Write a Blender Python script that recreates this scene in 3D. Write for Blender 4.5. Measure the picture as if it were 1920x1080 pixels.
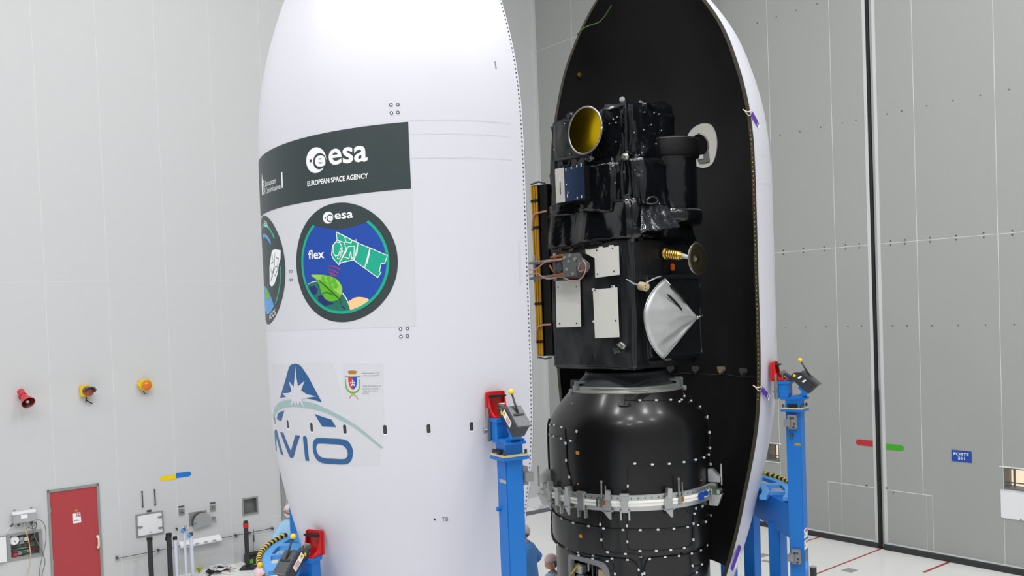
import bpy, bmesh, math, random
from math import sin, cos, pi, radians as R, atan2, hypot
from mathutils import Vector, Matrix, noise
from mathutils.geometry import tessellate_polygon

for o in list(bpy.data.objects): bpy.data.objects.remove(o)
S = bpy.context.scene
COL = S.collection
random.seed(7)

# ------------------------------------------------------------------ camera
EYE = 5.2
cam_d = bpy.data.cameras.new('camera'); cam = bpy.data.objects.new('camera', cam_d); COL.objects.link(cam)
cam_d.sensor_fit = 'HORIZONTAL'; cam_d.sensor_width = 36.0
cam_d.lens = 36.0 * 1730.0 / 1920.0
cam_d.shift_y = 92.2 / 1920.0
cam_d.clip_end = 200
PT, RO = 0.02957, 0.03808
F = Vector((0, cos(PT), -sin(PT))); U0 = Vector((0, sin(PT), cos(PT))); R0 = Vector((1, 0, 0))
RX = R0 * cos(RO) - U0 * sin(RO); UX = R0 * sin(RO) + U0 * cos(RO)
m3 = Matrix((RX, UX, -F)).transposed()
cam.matrix_world = Matrix.Translation((0, 0, EYE)) @ m3.to_4x4()
S.camera = cam

# ------------------------------------------------------------------ look
S.view_settings.view_transform = 'Standard'; S.view_settings.look = 'None'
S.view_settings.gamma = 1.0; S.view_settings.use_curve_mapping = False
S.view_settings.exposure = 0.2
W = bpy.data.worlds.new('world'); S.world = W; W.use_nodes = True
W.node_tree.nodes['Background'].inputs[0].default_value = (0.9, 0.9, 0.9, 1)
W.node_tree.nodes['Background'].inputs[1].default_value = 0.15

# ------------------------------------------------------------------ room frame
AZ = R(51.23)
DL = Vector((sin(AZ), cos(AZ), 0)); DR = Vector((cos(AZ), -sin(AZ), 0))
CORNER = Vector((0.9136, 25.2384, 0))          # where the left and right wall meet
DOORC = Vector((0.9740, 26.9066, 0))           # origin of the recessed sliding-door plane
ROT_L = pi/2 - AZ; ROT_R = -AZ
def lw(s, z, d=0): return CORNER + DL*s + DR*d + Vector((0, 0, z))
def rw(s, z, d=0): return DOORC + DR*s - DL*d + Vector((0, 0, z))
def room(a, b, z): return CORNER + DL*a + DR*b + Vector((0, 0, z))

# ceiling luminaires (area lamps hung in rows under the ceiling)
CEIL = 18.0
def lamp(a, b, watts, sx=1.1, sy=0.6, z=17.2):
    l = bpy.data.lights.new('ceiling_lamp', 'AREA'); l.shape = 'RECTANGLE'; l.size = sx; l.size_y = sy
    l.energy = watts; l.color = (1.0, 0.99, 0.98)
    o = bpy.data.objects.new('ceiling_lamp', l); COL.objects.link(o)
    o.location = room(a, b, z); o.rotation_euler = (0, 0, ROT_L)
    return o
LAMP_W = 262
for b, k in ((7.0, .68), (12.5, 1.0), (18.0, 1.15)):
    for a in (-26, -20, -14, -8): lamp(a, b, LAMP_W*k)
for a in (-20, -14, -8): lamp(a, 23.5, LAMP_W*1.1)  # unseen extra row, added to brighten the satellite's shaded panels
for b in (14.0, 20.0): lamp(-3.5, b, LAMP_W*.8)  # unseen extra pair, added to lift the floor near the doors

# ------------------------------------------------------------------ materials
def lin(c):
    return tuple(((v/255)/12.92 if v/255 <= .04045 else ((v/255+.055)/1.055)**2.4) for v in c)
def mat(name, c, rough=.5, metal=0., bump=None, spec=.5, vary=0., emit=0., coat=0.):
    m = bpy.data.materials.new(name); m.use_nodes = True
    nt = m.node_tree; b = nt.nodes['Principled BSDF']
    col = (*lin(c), 1)
    b.inputs['Base Color'].default_value = col
    b.inputs['Roughness'].default_value = rough; b.inputs['Metallic'].default_value = metal
    b.inputs['Specular IOR Level'].default_value = spec
    if coat: b.inputs['Coat Weight'].default_value = coat; b.inputs['Coat Roughness'].default_value = .16
    if emit:
        b.inputs['Emission Color'].default_value = col; b.inputs['Emission Strength'].default_value = emit
    tc = None
    if vary or bump:
        tc = nt.nodes.new('ShaderNodeTexCoord')
    if vary:
        n = nt.nodes.new('ShaderNodeTexNoise'); n.inputs['Scale'].default_value = 3.0; n.inputs['Detail'].default_value = 6
        nt.links.new(tc.outputs['Object'], n.inputs['Vector'])
        mx = nt.nodes.new('ShaderNodeMix'); mx.data_type = 'RGBA'; mx.blend_type = 'MIX'
        mx.inputs[6].default_value = tuple(max(0, v*(1-vary)) for v in col[:3]) + (1,)
        mx.inputs[7].default_value = tuple(min(1, v*(1+vary)) for v in col[:3]) + (1,)
        nt.links.new(n.outputs['Fac'], mx.inputs[0]); nt.links.new(mx.outputs[2], b.inputs['Base Color'])
    if bump:
        prev = None
        for kind, scale, strength, dist in bump:
            if kind == 'noise':
                t = nt.nodes.new('ShaderNodeTexNoise'); t.inputs['Scale'].default_value = scale; t.inputs['Detail'].default_value = 3
                t.inputs['Distortion'].default_value = .6; out = t.outputs['Fac']
            elif kind == 'voronoi':
                t = nt.nodes.new('ShaderNodeTexVoronoi'); t.inputs['Scale'].default_value = scale
                t.feature = 'SMOOTH_F1'; t.inputs['Smoothness'].default_value = .25; out = t.outputs['Distance']
            elif kind == 'fold':      # long creases
                t = nt.nodes.new('ShaderNodeTexNoise'); t.noise_type = 'RIDGED_MULTIFRACTAL'; t.inputs['Scale'].default_value = scale; t.inputs['Detail'].default_value = 2.5
                t.inputs['Distortion'].default_value = .8; out = t.outputs['Fac']
                mp_ = nt.nodes.new('ShaderNodeMapping'); mp_.inputs['Scale'].default_value = (1, 1, .42); mp_.inputs['Rotation'].default_value = (.25, .2, 0)
                nt.links.new(tc.outputs['Object'], mp_.inputs['Vector']); nt.links.new(mp_.outputs['Vector'], t.inputs['Vector'])
            elif kind == 'wave':
                t = nt.nodes.new('ShaderNodeTexWave'); t.inputs['Scale'].default_value = scale; t.bands_direction = 'Z'; out = t.outputs['Fac']
            if kind != 'fold': nt.links.new(tc.outputs['Object'], t.inputs['Vector'])
            bp = nt.nodes.new('ShaderNodeBump'); bp.inputs['Strength'].default_value = strength; bp.inputs['Distance'].default_value = dist
            nt.links.new(out, bp.inputs['Height'])
            if prev: nt.links.new(prev.outputs['Normal'], bp.inputs['Normal'])
            prev = bp
        nt.links.new(prev.outputs['Normal'], b.inputs['Normal'])
    return m
M = {}
def mk(k, *a, **kw): M[k] = mat(k, *a, **kw)
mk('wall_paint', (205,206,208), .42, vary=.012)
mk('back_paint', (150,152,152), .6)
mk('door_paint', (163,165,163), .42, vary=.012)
mk('seam', (228,230,231), .5)
mk('floor_epoxy', (242,242,240), .3, vary=.03)
mk('floor_red', (178,58,58), .4)
mk('floor_grey', (158,160,160), .5)
mk('ceiling_paint', (235,235,235), .7)
mk('black_skirt', (46,48,50), .6)
mk('rubber', (22,22,24), .6)
mk('fairing_white', (217,217,227), .38, vary=.008)
mk('fairing_panel', (212,213,221), .42)
mk('fairing_seam', (214,215,222), .5)
mk('liner_black', (27,28,28), .62, bump=[('noise', 260, .25, .002)], vary=.25)
mk('rim', (66,62,50), .5, .3)
mk('decal_dark', (52,63,66), .45)
mk('decal_white', (244,246,248), .45)
mk('decal_blue', (22,70,168), .45)
mk('decal_green', (20,170,140), .45)
mk('decal_teal', (36,112,98), .45)
mk('decal_land', (30,44,110), .45)
mk('leaf_green', (92,184,42), .45)
mk('leaf_light', (150,206,90), .45)
mk('leaf_stem', (58,92,40), .45)
mk('decal_peach', (250,206,150), .45)
mk('decal_red', (196,52,90), .45)
mk('sky_blue', (92,158,226), .45)
mk('avio_blue', (38,92,146), .45)
mk('swoosh_teal', (158,186,188), .45)
mk('crest_red', (206,58,56), .45)
mk('crest_blue', (26,84,186), .45)
mk('crest_gold', (172,128,34), .45)
mk('crest_green', (118,170,50), .45)
mk('grey_text', (128,130,138), .5)
mk('slot_dark', (52,54,56), .5)
mk('bolt_grey', (96,98,106), .4, .5)
mk('foil', (15,17,21), .17, 0., bump=[('noise', 2.6, .5, .06), ('fold', 3.5, .7, .025), ('noise', 30, .15, .006)], spec=.6)
mk('foil_soft', (28,30,34), .36, 0., bump=[('noise', 3, .4, .04), ('fold', 4, .3, .015), ('noise', 60, .2, .006)], spec=.6)
mk('foil_bright', (70,72,78), .16, .55, bump=[('fold', 5, .9, .04), ('noise', 9, .6, .05)], spec=.8)
mk('black_matte', (9,9,10), .6, spec=.3)
mk('radiator_white', (250,249,243), .45)
mk('radiator_blue', (58,78,112), .18, .6)
mk('radiator_silver', (232,230,224), .3, .2)
mk('gold_mirror', (226,190,24), .06, 1.0)
mk('gold', (206,170,90), .34, .9)
mk('silver_foil', (196,198,200), .42, .45, bump=[('noise', 4, .2, .03)])
mk('steel', (168,168,164), .3, .85)
mk('aluminium', (184,186,186), .36, .75)
mk('dark_steel', (92,94,98), .4, .7)
mk('brushed_dish', (150,140,112), .26, .95)
mk('yellow_kapton', (206,156,32), .4)
mk('orange_kapton', (214,146,30), .45)
mk('copper', (198,120,60), .35, .8)
mk('pink_wire', (206,150,140), .5)
mk('carbon', (20,20,21), .33, spec=.34, coat=.25)
mk('cone_grey', (74,77,80), .42, .35)
mk('ring_pale', (150,154,148), .4, .5)
mk('cable_black', (12,12,13), .5)
mk('clip_white', (224,232,240), .5)
mk('frame_grey', (140,141,144), .5, .3)
mk('blue_paint', (14,112,198), .42, spec=.45, vary=.03)
mk('blue_paint_light', (88,164,232), .45)
mk('red_paint', (204,26,34), .3)
mk('red_plastic', (198,60,66), .4)
mk('dark_red', (110,28,34), .4)
mk('charcoal', (42,46,50), .5)
mk('yellow_paint', (240,204,40), .4)
mk('orange_glass', (226,112,30), .15, spec=.8)
mk('red_glass', (150,60,48), .2, spec=.8)
mk('hood_grey', (104,96,98), .5)
mk('sign_yellow', (244,208,24), .5)
mk('sign_blue', (20,118,206), .5)
mk('sign_red', (186,44,56), .5)
mk('sign_green', (66,170,26), .5)
mk('porte_blue', (22,72,168), .5)
mk('door_red', (176,62,68), .45, vary=.05, bump=[('noise', 30, .06, .003)])
mk('door_frame', (164,166,164), .4, .6)
mk('cream', (240,224,206), .45)
mk('white_plastic', (236,238,240), .4)
mk('grey_plastic', (170,174,178), .5)
mk('recess_grey', (118,120,120), .5, .2)
mk('tube_clear', (214,222,236), .25)
mk('device_green', (60,96,70), .5)
mk('case_green', (104,196,52), .5)
mk('purple', (88,52,168), .6)
mk('gown_blue', (84,148,214), .7, bump=[('noise', 9, .5, .03)])
mk('gown_pale', (156,200,232), .7, bump=[('noise', 9, .5, .03)])
mk('hairnet', (222,206,212), .7, bump=[('noise', 60, .5, .01)])
mk('hairnet_pink', (236,206,210), .7, bump=[('noise', 60, .5, .01)])
mk('skin', (214,164,140), .55)
mk('hair_grey', (110,92,84), .8)
mk('mask_cloth', (224,226,232), .8)
mk('glove', (206,222,240), .5)
mk('glass_dark', (30,32,36), .15)
mk('window_room', (250,226,196), .6, emit=.75)
mk('plant', (196,206,60), .6)
mk('beige_box', (206,190,150), .6)

# ------------------------------------------------------------------ mesh helpers
class MB:
    """collects shapes and links them as ONE mesh object"""
    def __init__(s): s.bm = bmesh.new(); s.mats = []
    def _mi(s, m):
        if m is None: return 0
        if m not in s.mats: s.mats.append(m)
        return s.mats.index(m)
    def _fin(s, faces, m, smooth=False):
        i = s._mi(m)
        for f in faces: f.material_index = i; f.smooth = smooth
    def raw(s, verts, faces, m=None, smooth=False):
        vs = [s.bm.verts.new(v) for v in verts]; out = []
        for f in faces:
            try: out.append(s.bm.faces.new([vs[i] for i in f]))
            except ValueError: pass
        s._fin(out, m, smooth); return vs
    def box(s, c, d, m=None, rot=None, bev=0.):
        t = bmesh.new(); bmesh.ops.create_cube(t, size=1)
        for v in t.verts: v.co = Vector((v.co.x*d[0], v.co.y*d[1], v.co.z*d[2]))
        if bev: bmesh.ops.bevel(t, geom=t.edges[:], offset=bev, segments=2, affect='EDGES')
        mt = Matrix.Translation(c)
        if rot is not None: mt = mt @ rot
        s._add(t, mt, m, False)
    def b2(s, a, b, m=None, bev=0.):
        a = Vector(a); b = Vector(b); s.box((a+b)/2, [abs(x) for x in (b-a)], m, bev=bev)
    def _add(s, t, mt, m, smooth):
        t.transform(mt)
        mp = {v: s.bm.verts.new(v.co) for v in t.verts}; out = []
        for f in t.faces:
            try: nf = s.bm.faces.new([mp[v] for v in f.verts]); nf.smooth = smooth or f.smooth; out.append(nf)
            except ValueError: pass
        i = s._mi(m)
        for f in out: f.material_index = i
        t.free()
    def cyl(s, a, b, r, m=None, r2=None, n=20, caps=True, smooth=True):
        a = Vector(a); b = Vector(b); d = b-a; q = d.to_track_quat('Z', 'Y'); r2 = r if r2 is None else r2
        ra = [a + q @ Vector((r*cos(2*pi*i/n), r*sin(2*pi*i/n), 0)) for i in range(n)]
        rb = [b + q @ Vector((r2*cos(2*pi*i/n), r2*sin(2*pi*i/n), 0)) for i in range(n)]
        va = [s.bm.verts.new(v) for v in ra]; vb = [s.bm.verts.new(v) for v in rb]; i_ = s._mi(m)
        for i in range(n):
            f = s.bm.faces.new((va[i], va[(i+1) % n], vb[(i+1) % n], vb[i])); f.smooth = smooth; f.material_index = i_
        if caps:
            if r > 1e-6:
                f = s.bm.faces.new(list(reversed([s.bm.verts.new(v) for v in ra]))); f.material_index = i_
            if r2 > 1e-6:
                f = s.bm.faces.new([s.bm.verts.new(v) for v in rb]); f.material_index = i_
    def tube(s, pts, r, m=None, n=8, caps=True):
        pts = [Vector(p) for p in pts]; rings = []; rs = r if isinstance(r, (list, tuple)) else [r]*len(pts)
        up = None
        for i, p in enumerate(pts):
            d = (pts[min(i+1, len(pts)-1)] - pts[max(i-1, 0)])
            if d.length < 1e-9: d = Vector((0, 0, 1))
            d.normalize()
            if up is None: up = d.orthogonal().normalized()
            up = (up - d*up.dot(d)); up = up.normalized() if up.length > 1e-6 else d.orthogonal().normalized()
            sd = d.cross(up)
            rings.append([s.bm.verts.new(p + (up*cos(2*pi*k/n) + sd*sin(2*pi*k/n))*rs[i]) for k in range(n)])
        out = []
        for a, b in zip(rings, rings[1:]):
            for k in range(n): out.append(s.bm.faces.new((a[k], a[(k+1) % n], b[(k+1) % n], b[k])))
        if caps:
            out.append(s.bm.faces.new(list(reversed(rings[0])))); out.append(s.bm.faces.new(rings[-1]))
        s._fin(out, m, True)
    def sphere(s, c, r, m=None, n=16, sc=(1, 1, 1), rot=None):
        t = bmesh.new(); bmesh.ops.create_uvsphere(t, u_segments=n, v_segments=max(6, n*2//3), radius=r)
        for v in t.verts: v.co = Vector((v.co.x*sc[0], v.co.y*sc[1], v.co.z*sc[2]))
        mt = Matrix.Translation(c)
        if rot is not None: mt = mt @ rot
        s._add(t, mt, m, True)
    def prism(s, poly, f0, f1, m=None):
        """poly of (u, v); f0/f1 map (u, v) to the two faces"""
        a = [s.bm.verts.new(f0(*p)) for p in poly]; b = [s.bm.verts.new(f1(*p)) for p in poly]; n = len(poly); out = []
        tris = tessellate_polygon([[Vector((p[0], p[1], 0)) for p in poly]])
        for t in tris:
            for vs in (a, b):
                try: out.append(s.bm.faces.new([vs[i] for i in t]))
                except ValueError: pass
        for i in range(n): out.append(s.bm.faces.new((a[i], a[(i+1) % n], b[(i+1) % n], b[i])))
        s._fin(out, m)
    def xz(s, poly, y0, y1, m=None): s.prism(poly, lambda u, v: (u, y0, v), lambda u, v: (u, y1, v), m)
    def xy(s, poly, z0, z1, m=None): s.prism(poly, lambda u, v: (u, v, z0), lambda u, v: (u, v, z1), m)
    def lathe(s, prof, m=None, n=48, t0=0., t1=2*pi, smooth=True, c=(0, 0)):
        """prof of (r, z); angle 0 looks to -y, pi/2 to +x"""
        full = abs((t1-t0) - 2*pi) < 1e-6; k = n if full else n+1; rings = []
        for r, z in prof:
            rings.append([s.bm.verts.new((c[0]+r*sin(t0+(t1-t0)*i/n), c[1]-r*cos(t0+(t1-t0)*i/n), z)) for i in range(k)])
        out = []
        for a, b in zip(rings, rings[1:]):
            for i in range(n):
                j = (i+1) % k
                try: out.append(s.bm.faces.new((a[i], a[j], b[j], b[i])))
                except ValueError: pass
        s._fin(out, m, smooth)
    def build(s, name, m=None, parent=None, loc=None, rotz=0., rot=None, weld=0.):
        if weld: bmesh.ops.remove_doubles(s.bm, verts=s.bm.verts[:], dist=weld)
        bmesh.ops.recalc_face_normals(s.bm, faces=s.bm.faces[:])
        me = bpy.data.meshes.new(name); s.bm.to_mesh(me); s.bm.free()
        for k in (s.mats if s.mats else [m]): me.materials.append(M[k] if isinstance(k, str) else k)
        o = bpy.data.objects.new(name, me); COL.objects.link(o)
        if parent is not None: o.parent = parent
        if loc is not None: o.location = loc
        if rot is not None: o.rotation_euler = rot
        elif rotz: o.rotation_euler = (0, 0, rotz)
        return o
def tag(o, label, cat, group=None, kind=None):
    o['label'] = label; o['category'] = cat
    if group: o['group'] = group
    if kind: o['kind'] = kind
    return o
def thing(name, label, cat, loc=(0, 0, 0), rotz=0., group=None):
    o = bpy.data.objects.new(name, None); COL.objects.link(o); o.empty_display_size = .2
    o.location = loc; o.rotation_euler = (0, 0, rotz)
    return tag(o, label, cat, group)
def struct(o):
    o['kind'] = 'structure'; return o
def copy_part(src, parent, loc=None, rot=None):
    c = src.copy(); COL.objects.link(c); c.parent = parent
    if loc is not None: c.location = loc
    if rot is not None: c.rotation_euler = rot
    return c
def text_shape(body, bold=0.):
    cu = bpy.data.curves.new('t', 'FONT'); cu.body = body; cu.size = 1; cu.offset = bold; cu.resolution_u = 4
    o = bpy.data.objects.new('t', cu); COL.objects.link(o)
    dg = bpy.context.evaluated_depsgraph_get(); ev = o.evaluated_get(dg); me = ev.to_mesh()
    vs = [(v.co.x, v.co.y) for v in me.vertices]; fs = [tuple(p.vertices) for p in me.polygons]
    ev.to_mesh_clear(); bpy.data.objects.remove(o); bpy.data.curves.remove(cu)
    return vs, fs
def text_box(body, x0, x1, y0, y1, bold=0., slope=0.):
    """text scaled so that its ink fills the box; slope shears the baseline"""
    vs, fs = text_shape(body, bold)
    ax = min(v[0] for v in vs); bx = max(v[0] for v in vs); ay = min(v[1] for v in vs); by = max(v[1] for v in vs)
    o = []
    for x, y in vs:
        u = (x-ax)/(bx-ax); w = (y-ay)/(by-ay)
        o.append((x0+u*(x1-x0), y0+w*(y1-y0)+slope*u))
    return o, fs
def circle(cx, cy, r, n=64, a0=0., a1=2*pi):
    return [(cx+r*cos(a0+(a1-a0)*i/n), cy+r*sin(a0+(a1-a0)*i/n)) for i in range(n)]
def clip_convex(sub, clip):
    out = list(sub)
    for i in range(len(clip)):
        a, b = clip[i], clip[(i+1) % len(clip)]; inp = out; out = []
        def ins(p): return (b[0]-a[0])*(p[1]-a[1])-(b[1]-a[1])*(p[0]-a[0]) >= 0
        for k in range(len(inp)):
            p, q = inp[k], inp[(k+1) % len(inp)]
            if ins(p) != ins(q):
                d1 = (b[0]-a[0])*(p[1]-a[1])-(b[1]-a[1])*(p[0]-a[0]); d2 = (b[0]-a[0])*(q[1]-a[1])-(b[1]-a[1])*(q[0]-a[0])
                t = d1/(d1-d2); x = (p[0]+t*(q[0]-p[0]), p[1]+t*(q[1]-p[1]))
                if ins(p): out.append(p); out.append(x)
                else: out.append(x)
            elif ins(p): out.append(p)
    return out
def smooth_poly(pts, n=4, closed=True):
    """Catmull-Rom through the points"""
    out = []; k = len(pts)
    rng = range(k) if closed else range(k-1)
    for i in rng:
        if closed: p = [pts[(i+j) % k] for j in (-1, 0, 1, 2)]
        else: p = [pts[max(0, min(k-1, i+j))] for j in (-1, 0, 1, 2)]
        for s in range(n):
            t = s/n
            out.append(tuple(.5*((2*p[1][d]) + (-p[0][d]+p[2][d])*t + (2*p[0][d]-5*p[1][d]+4*p[2][d]-p[3][d])*t*t + (-p[0][d]+3*p[1][d]-3*p[2][d]+p[3][d])*t**3) for d in range(len(pts[0]))))
    if not closed: out.append(tuple(pts[-1]))
    return out
def wrinkle(bm_, amp, freq, seed=0., ridged=True):
    bm_.normal_update()
    nr = [(v, v.normal.copy()) for v in bm_.verts]
    for v, n in nr:
        p = Vector((v.co.x*freq, v.co.y*freq, v.co.z*freq*.4)) + Vector((seed, seed*1.7, -seed))
        a = noise.noise(p); b = noise.noise(p*2.3 + Vector((3, 7, 1)))
        g = noise.noise(v.co*1.9 + Vector((seed, 2, seed)))
        h = (1-abs(a)*2)*.55 + (1-abs(b)*2)*.25 + g*1.2
        v.co += n*(h*amp - amp*.4)
def foil_box(c, d, m, parent, name, seg=.05, amp=.02, freq=4., seed=0., bev=.03, taper=None, ridged=True):
    t = bmesh.new(); bmesh.ops.create_cube(t, size=1)
    for v in t.verts: v.co = Vector((v.co.x*d[0], v.co.y*d[1], v.co.z*d[2]))
    if bev: bmesh.ops.bevel(t, geom=t.edges[:], offset=bev, segments=3, affect='EDGES')
    for ax in range(3):
        n = max(2, int(d[ax]/seg))
        for i in range(1, n):
            co = Vector((0, 0, 0)); co[ax] = -d[ax]/2 + d[ax]*i/n; no = Vector((0, 0, 0)); no[ax] = 1
            bmesh.ops.bisect_plane(t, geom=t.verts[:]+t.edges[:]+t.faces[:], plane_co=co, plane_no=no)
    if taper:
        for v in t.verts: v.co = taper(v.co)
    for v in t.verts:                      # the wrap sags and bulges as a whole
        q = v.co*2.6 + Vector((seed*3.1, 0, 0))
        v.co += Vector((noise.noise(q), noise.noise(q+Vector((9, 4, 2))), noise.noise(q+Vector((1, 8, 5)))))*amp*1.5
    wrinkle(t, amp, freq, seed, ridged)
    for f in t.faces: f.smooth = True
    mb = MB(); mb._add(t, Matrix.Translation(c), m, False)
    return mb.build(name, m, parent)

# ================================================================== SETTING
def floor_xy(pts): return pts
fl = MB()
fc = [room(-30, -1, 0), room(-30, 26, 0), room(3, 26, 0), room(3, -1, 0)]
fl.raw([(p.x, p.y, 0) for p in fc], [(0, 1, 2, 3)], 'floor_epoxy')
def floor_strip(p, q, w, m):
    p = Vector((*p, 0)); q = Vector((*q, 0)); n = (q-p).cross(Vector((0, 0, 1))).normalized()*w/2
    fl.raw([v + Vector((0, 0, .0012)) for v in (p-n, q-n, q+n, p+n)], [(0, 1, 2, 3)], m)
for p, q, w in (((8.75, 19.96), (5.3, 17.05), .045), ((8.62, 17.98), (7.53, 17.12), .06), ((4.45, 18.17), (4.69, 18.335), .06), ((6.1, 19.63), (6.62, 20.02), .045), ((3.2, 20.6), (4.2, 21.4), .045)):
    floor_strip(p, q, w, 'floor_red')
for p, q, w in (((4.83, 18.62), (5.05, 18.76), .2), ((6.16, 17.36), (6.36, 17.5), .22), ((4.84, 18.32), (4.97, 18.18), .12), ((5.2, 18.42), (5.4, 18.42), .05), ((4.88, 19.48), (4.96, 19.42), .1), ((7.4, 16.2), (7.62, 16.36), .2)):
    floor_strip(p, q, w, 'floor_grey')
floor = struct(fl.build('floor', 'floor_epoxy'))

def wall_grid(mb, x0, x1, z0, z1, holes, m, t=.12):
    """a wall of thickness t behind y=0 (front looks to -y) with rectangular holes (x0, x1, z0, z1)"""
    xs = sorted({x0, x1, *[h[0] for h in holes], *[h[1] for h in holes]}); zs = sorted({z0, z1, *[h[2] for h in holes], *[h[3] for h in holes]})
    for a, b in zip(xs, xs[1:]):
        for c, d in zip(zs, zs[1:]):
            mx, mz = (a+b)/2, (c+d)/2
            if any(h[0] < mx < h[1] and h[2] < mz < h[3] for h in holes): continue
            mb.raw([(a, 0, c), (b, 0, c), (b, 0, d), (a, 0, d)], [(0, 1, 2, 3)], m)
    for h in holes:
        a, b, c, d = h
        mb.raw([(a, 0, c), (b, 0, c), (b, 0, d), (a, 0, d), (a, t, c), (b, t, c), (b, t, d), (a, t, d)], [(0, 1, 5, 4), (1, 2, 6, 5), (2, 3, 7, 6), (3, 0, 4, 7)], m)
def seam_v(mb, x, z0, z1, w=.0065): mb.b2((x-w/2, -.0025, z0), (x+w/2, .001, z1), 'seam')
def seam_h(mb, z, x0, x1, w=.0065): mb.b2((x0, -.0025, z-w/2), (x1, .001, z+w/2), 'seam')

# left wall (x runs towards the corner, which is x = 0)
wl = MB()
RECESS = (-8.76, -8.46, 1.02, 1.34); GAUGE = (-13.24, -12.76, .96, 1.37)
wall_grid(wl, -30, 0, 0, CEIL, [RECESS, GAUGE], 'wall_paint')
for i in range(-4, 7): seam_v(wl, -7.91 + 1.129*i if i > -4 else -12.43, 2.17 if i == -4 else 0, CEIL)
for i in range(4): seam_v(wl, -13.56 - 1.129*i, 0, CEIL)
seam_h(wl, 6.06, -30, 0); seam_h(wl, 12.16, -30, 0); seam_h(wl, .865, -9.0, -7.92, .006)
wall_left = struct(wl.build('wall_left', 'wall_paint', loc=CORNER, rotz=ROT_L))
tr = MB(); tr.b2((-7.90, -.05, 0), (-7.80, 0, 2.7), bev=.004); struct(tr.build('trim_1', 'door_frame', loc=CORNER, rotz=ROT_L))
# corner post
tc_ = MB(); tc_.b2((-.07, -.07, 0), (0, 0, CEIL)); struct(tc_.build('trim_2', 'wall_paint', loc=CORNER, rotz=ROT_L))
# right wall beside the corner, jamb, then the recessed sliding doors
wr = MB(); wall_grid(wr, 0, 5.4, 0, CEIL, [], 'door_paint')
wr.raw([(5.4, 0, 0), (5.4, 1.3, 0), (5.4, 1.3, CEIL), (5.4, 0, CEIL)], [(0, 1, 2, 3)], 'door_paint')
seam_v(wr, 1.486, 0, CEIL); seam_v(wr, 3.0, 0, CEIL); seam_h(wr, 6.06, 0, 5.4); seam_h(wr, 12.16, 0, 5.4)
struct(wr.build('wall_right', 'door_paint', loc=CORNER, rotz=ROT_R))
def bolt_row(parent, xs, z, r=.013):
    first = None
    for x in xs:
        if first is None:
            b = MB(); b.cyl((0, -.008, 0), (0, .001, 0), r, n=8); first = b.build('bolt', 'bolt_grey', parent, loc=(x, 0, z))
        else: copy_part(first, parent, (x, 0, z))
H1, H2, H3, H4 = 4.585, 6.25, 8.83, 11.43
# left leaf of the sliding doors
W2 = (7.56, 7.92, 1.54, 1.94)
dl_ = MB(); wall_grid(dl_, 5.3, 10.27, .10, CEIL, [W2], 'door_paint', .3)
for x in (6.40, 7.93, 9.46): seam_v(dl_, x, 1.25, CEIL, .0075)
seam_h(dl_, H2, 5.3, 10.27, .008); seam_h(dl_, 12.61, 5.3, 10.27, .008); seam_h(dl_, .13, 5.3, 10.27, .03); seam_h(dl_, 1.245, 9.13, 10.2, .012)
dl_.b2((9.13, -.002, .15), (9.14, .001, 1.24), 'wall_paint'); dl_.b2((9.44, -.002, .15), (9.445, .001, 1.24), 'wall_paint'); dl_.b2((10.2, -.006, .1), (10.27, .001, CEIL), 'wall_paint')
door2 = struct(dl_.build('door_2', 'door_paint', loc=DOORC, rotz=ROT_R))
for z in (H1, H3, H4): bolt_row(door2, [7.67+.508*i-.0 for i in range(5)] + [10.01], z)
for dz in (-.04, .04): bolt_row(door2, [7.67+.508*i for i in range(5)] + [10.01], H2+dz, .015)
bolt_row(door2, [10.03], 1.27, .02)
# right leaf
W3 = (12.76, 13.62, 1.55, 1.95)
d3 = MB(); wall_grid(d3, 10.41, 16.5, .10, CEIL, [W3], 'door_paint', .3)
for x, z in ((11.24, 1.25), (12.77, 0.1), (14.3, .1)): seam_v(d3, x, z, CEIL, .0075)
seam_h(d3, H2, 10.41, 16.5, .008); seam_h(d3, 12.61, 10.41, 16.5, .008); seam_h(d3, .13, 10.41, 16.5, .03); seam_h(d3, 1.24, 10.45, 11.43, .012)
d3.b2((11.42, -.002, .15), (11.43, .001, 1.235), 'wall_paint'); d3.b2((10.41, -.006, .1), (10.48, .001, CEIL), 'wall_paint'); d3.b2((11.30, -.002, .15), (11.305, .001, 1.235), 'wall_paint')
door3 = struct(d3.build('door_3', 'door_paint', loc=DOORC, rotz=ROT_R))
for z in (H1, H3, H4): bolt_row(door3, [10.695] + [10.995+.507*i for i in range(9)], z)
for dz in (-.04, .04): bolt_row(door3, [10.695] + [10.995+.507*i for i in range(9)], H2+dz, .015)
bolt_row(door3, [10.47], 1.27, .02); bolt_row(door3, [10.62], 1.2, .012)
# black rubber seal between the leaves and black skirts at the floor
sg = MB(); sg.b2((10.27, .0, 0), (10.41, .12, CEIL), 'rubber'); sg.b2((10.285, -.05, .05), (10.355, 0, 3.29), 'rubber', .01); sg.b2((10.30, -.02, 3.29), (10.345, 0, CEIL), 'rubber')
sg.b2((10.36, -.004, .05), (10.41, 0, CEIL), 'aluminium')
struct(sg.build('trim_3', 'rubber', loc=DOORC, rotz=ROT_R))
sk = MB(); sk.b2((5.3, -.03, 0.0), (10.28, .05, .105)); struct(sk.build('baseboard_right', 'black_skirt', loc=DOORC, rotz=ROT_R))
sk = MB(); sk.b2((10.40, -.05, 0.0), (16.5, .05, .11)); struct(sk.build('baseboard_far_right', 'black_skirt', loc=DOORC, rotz=ROT_R))
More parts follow.
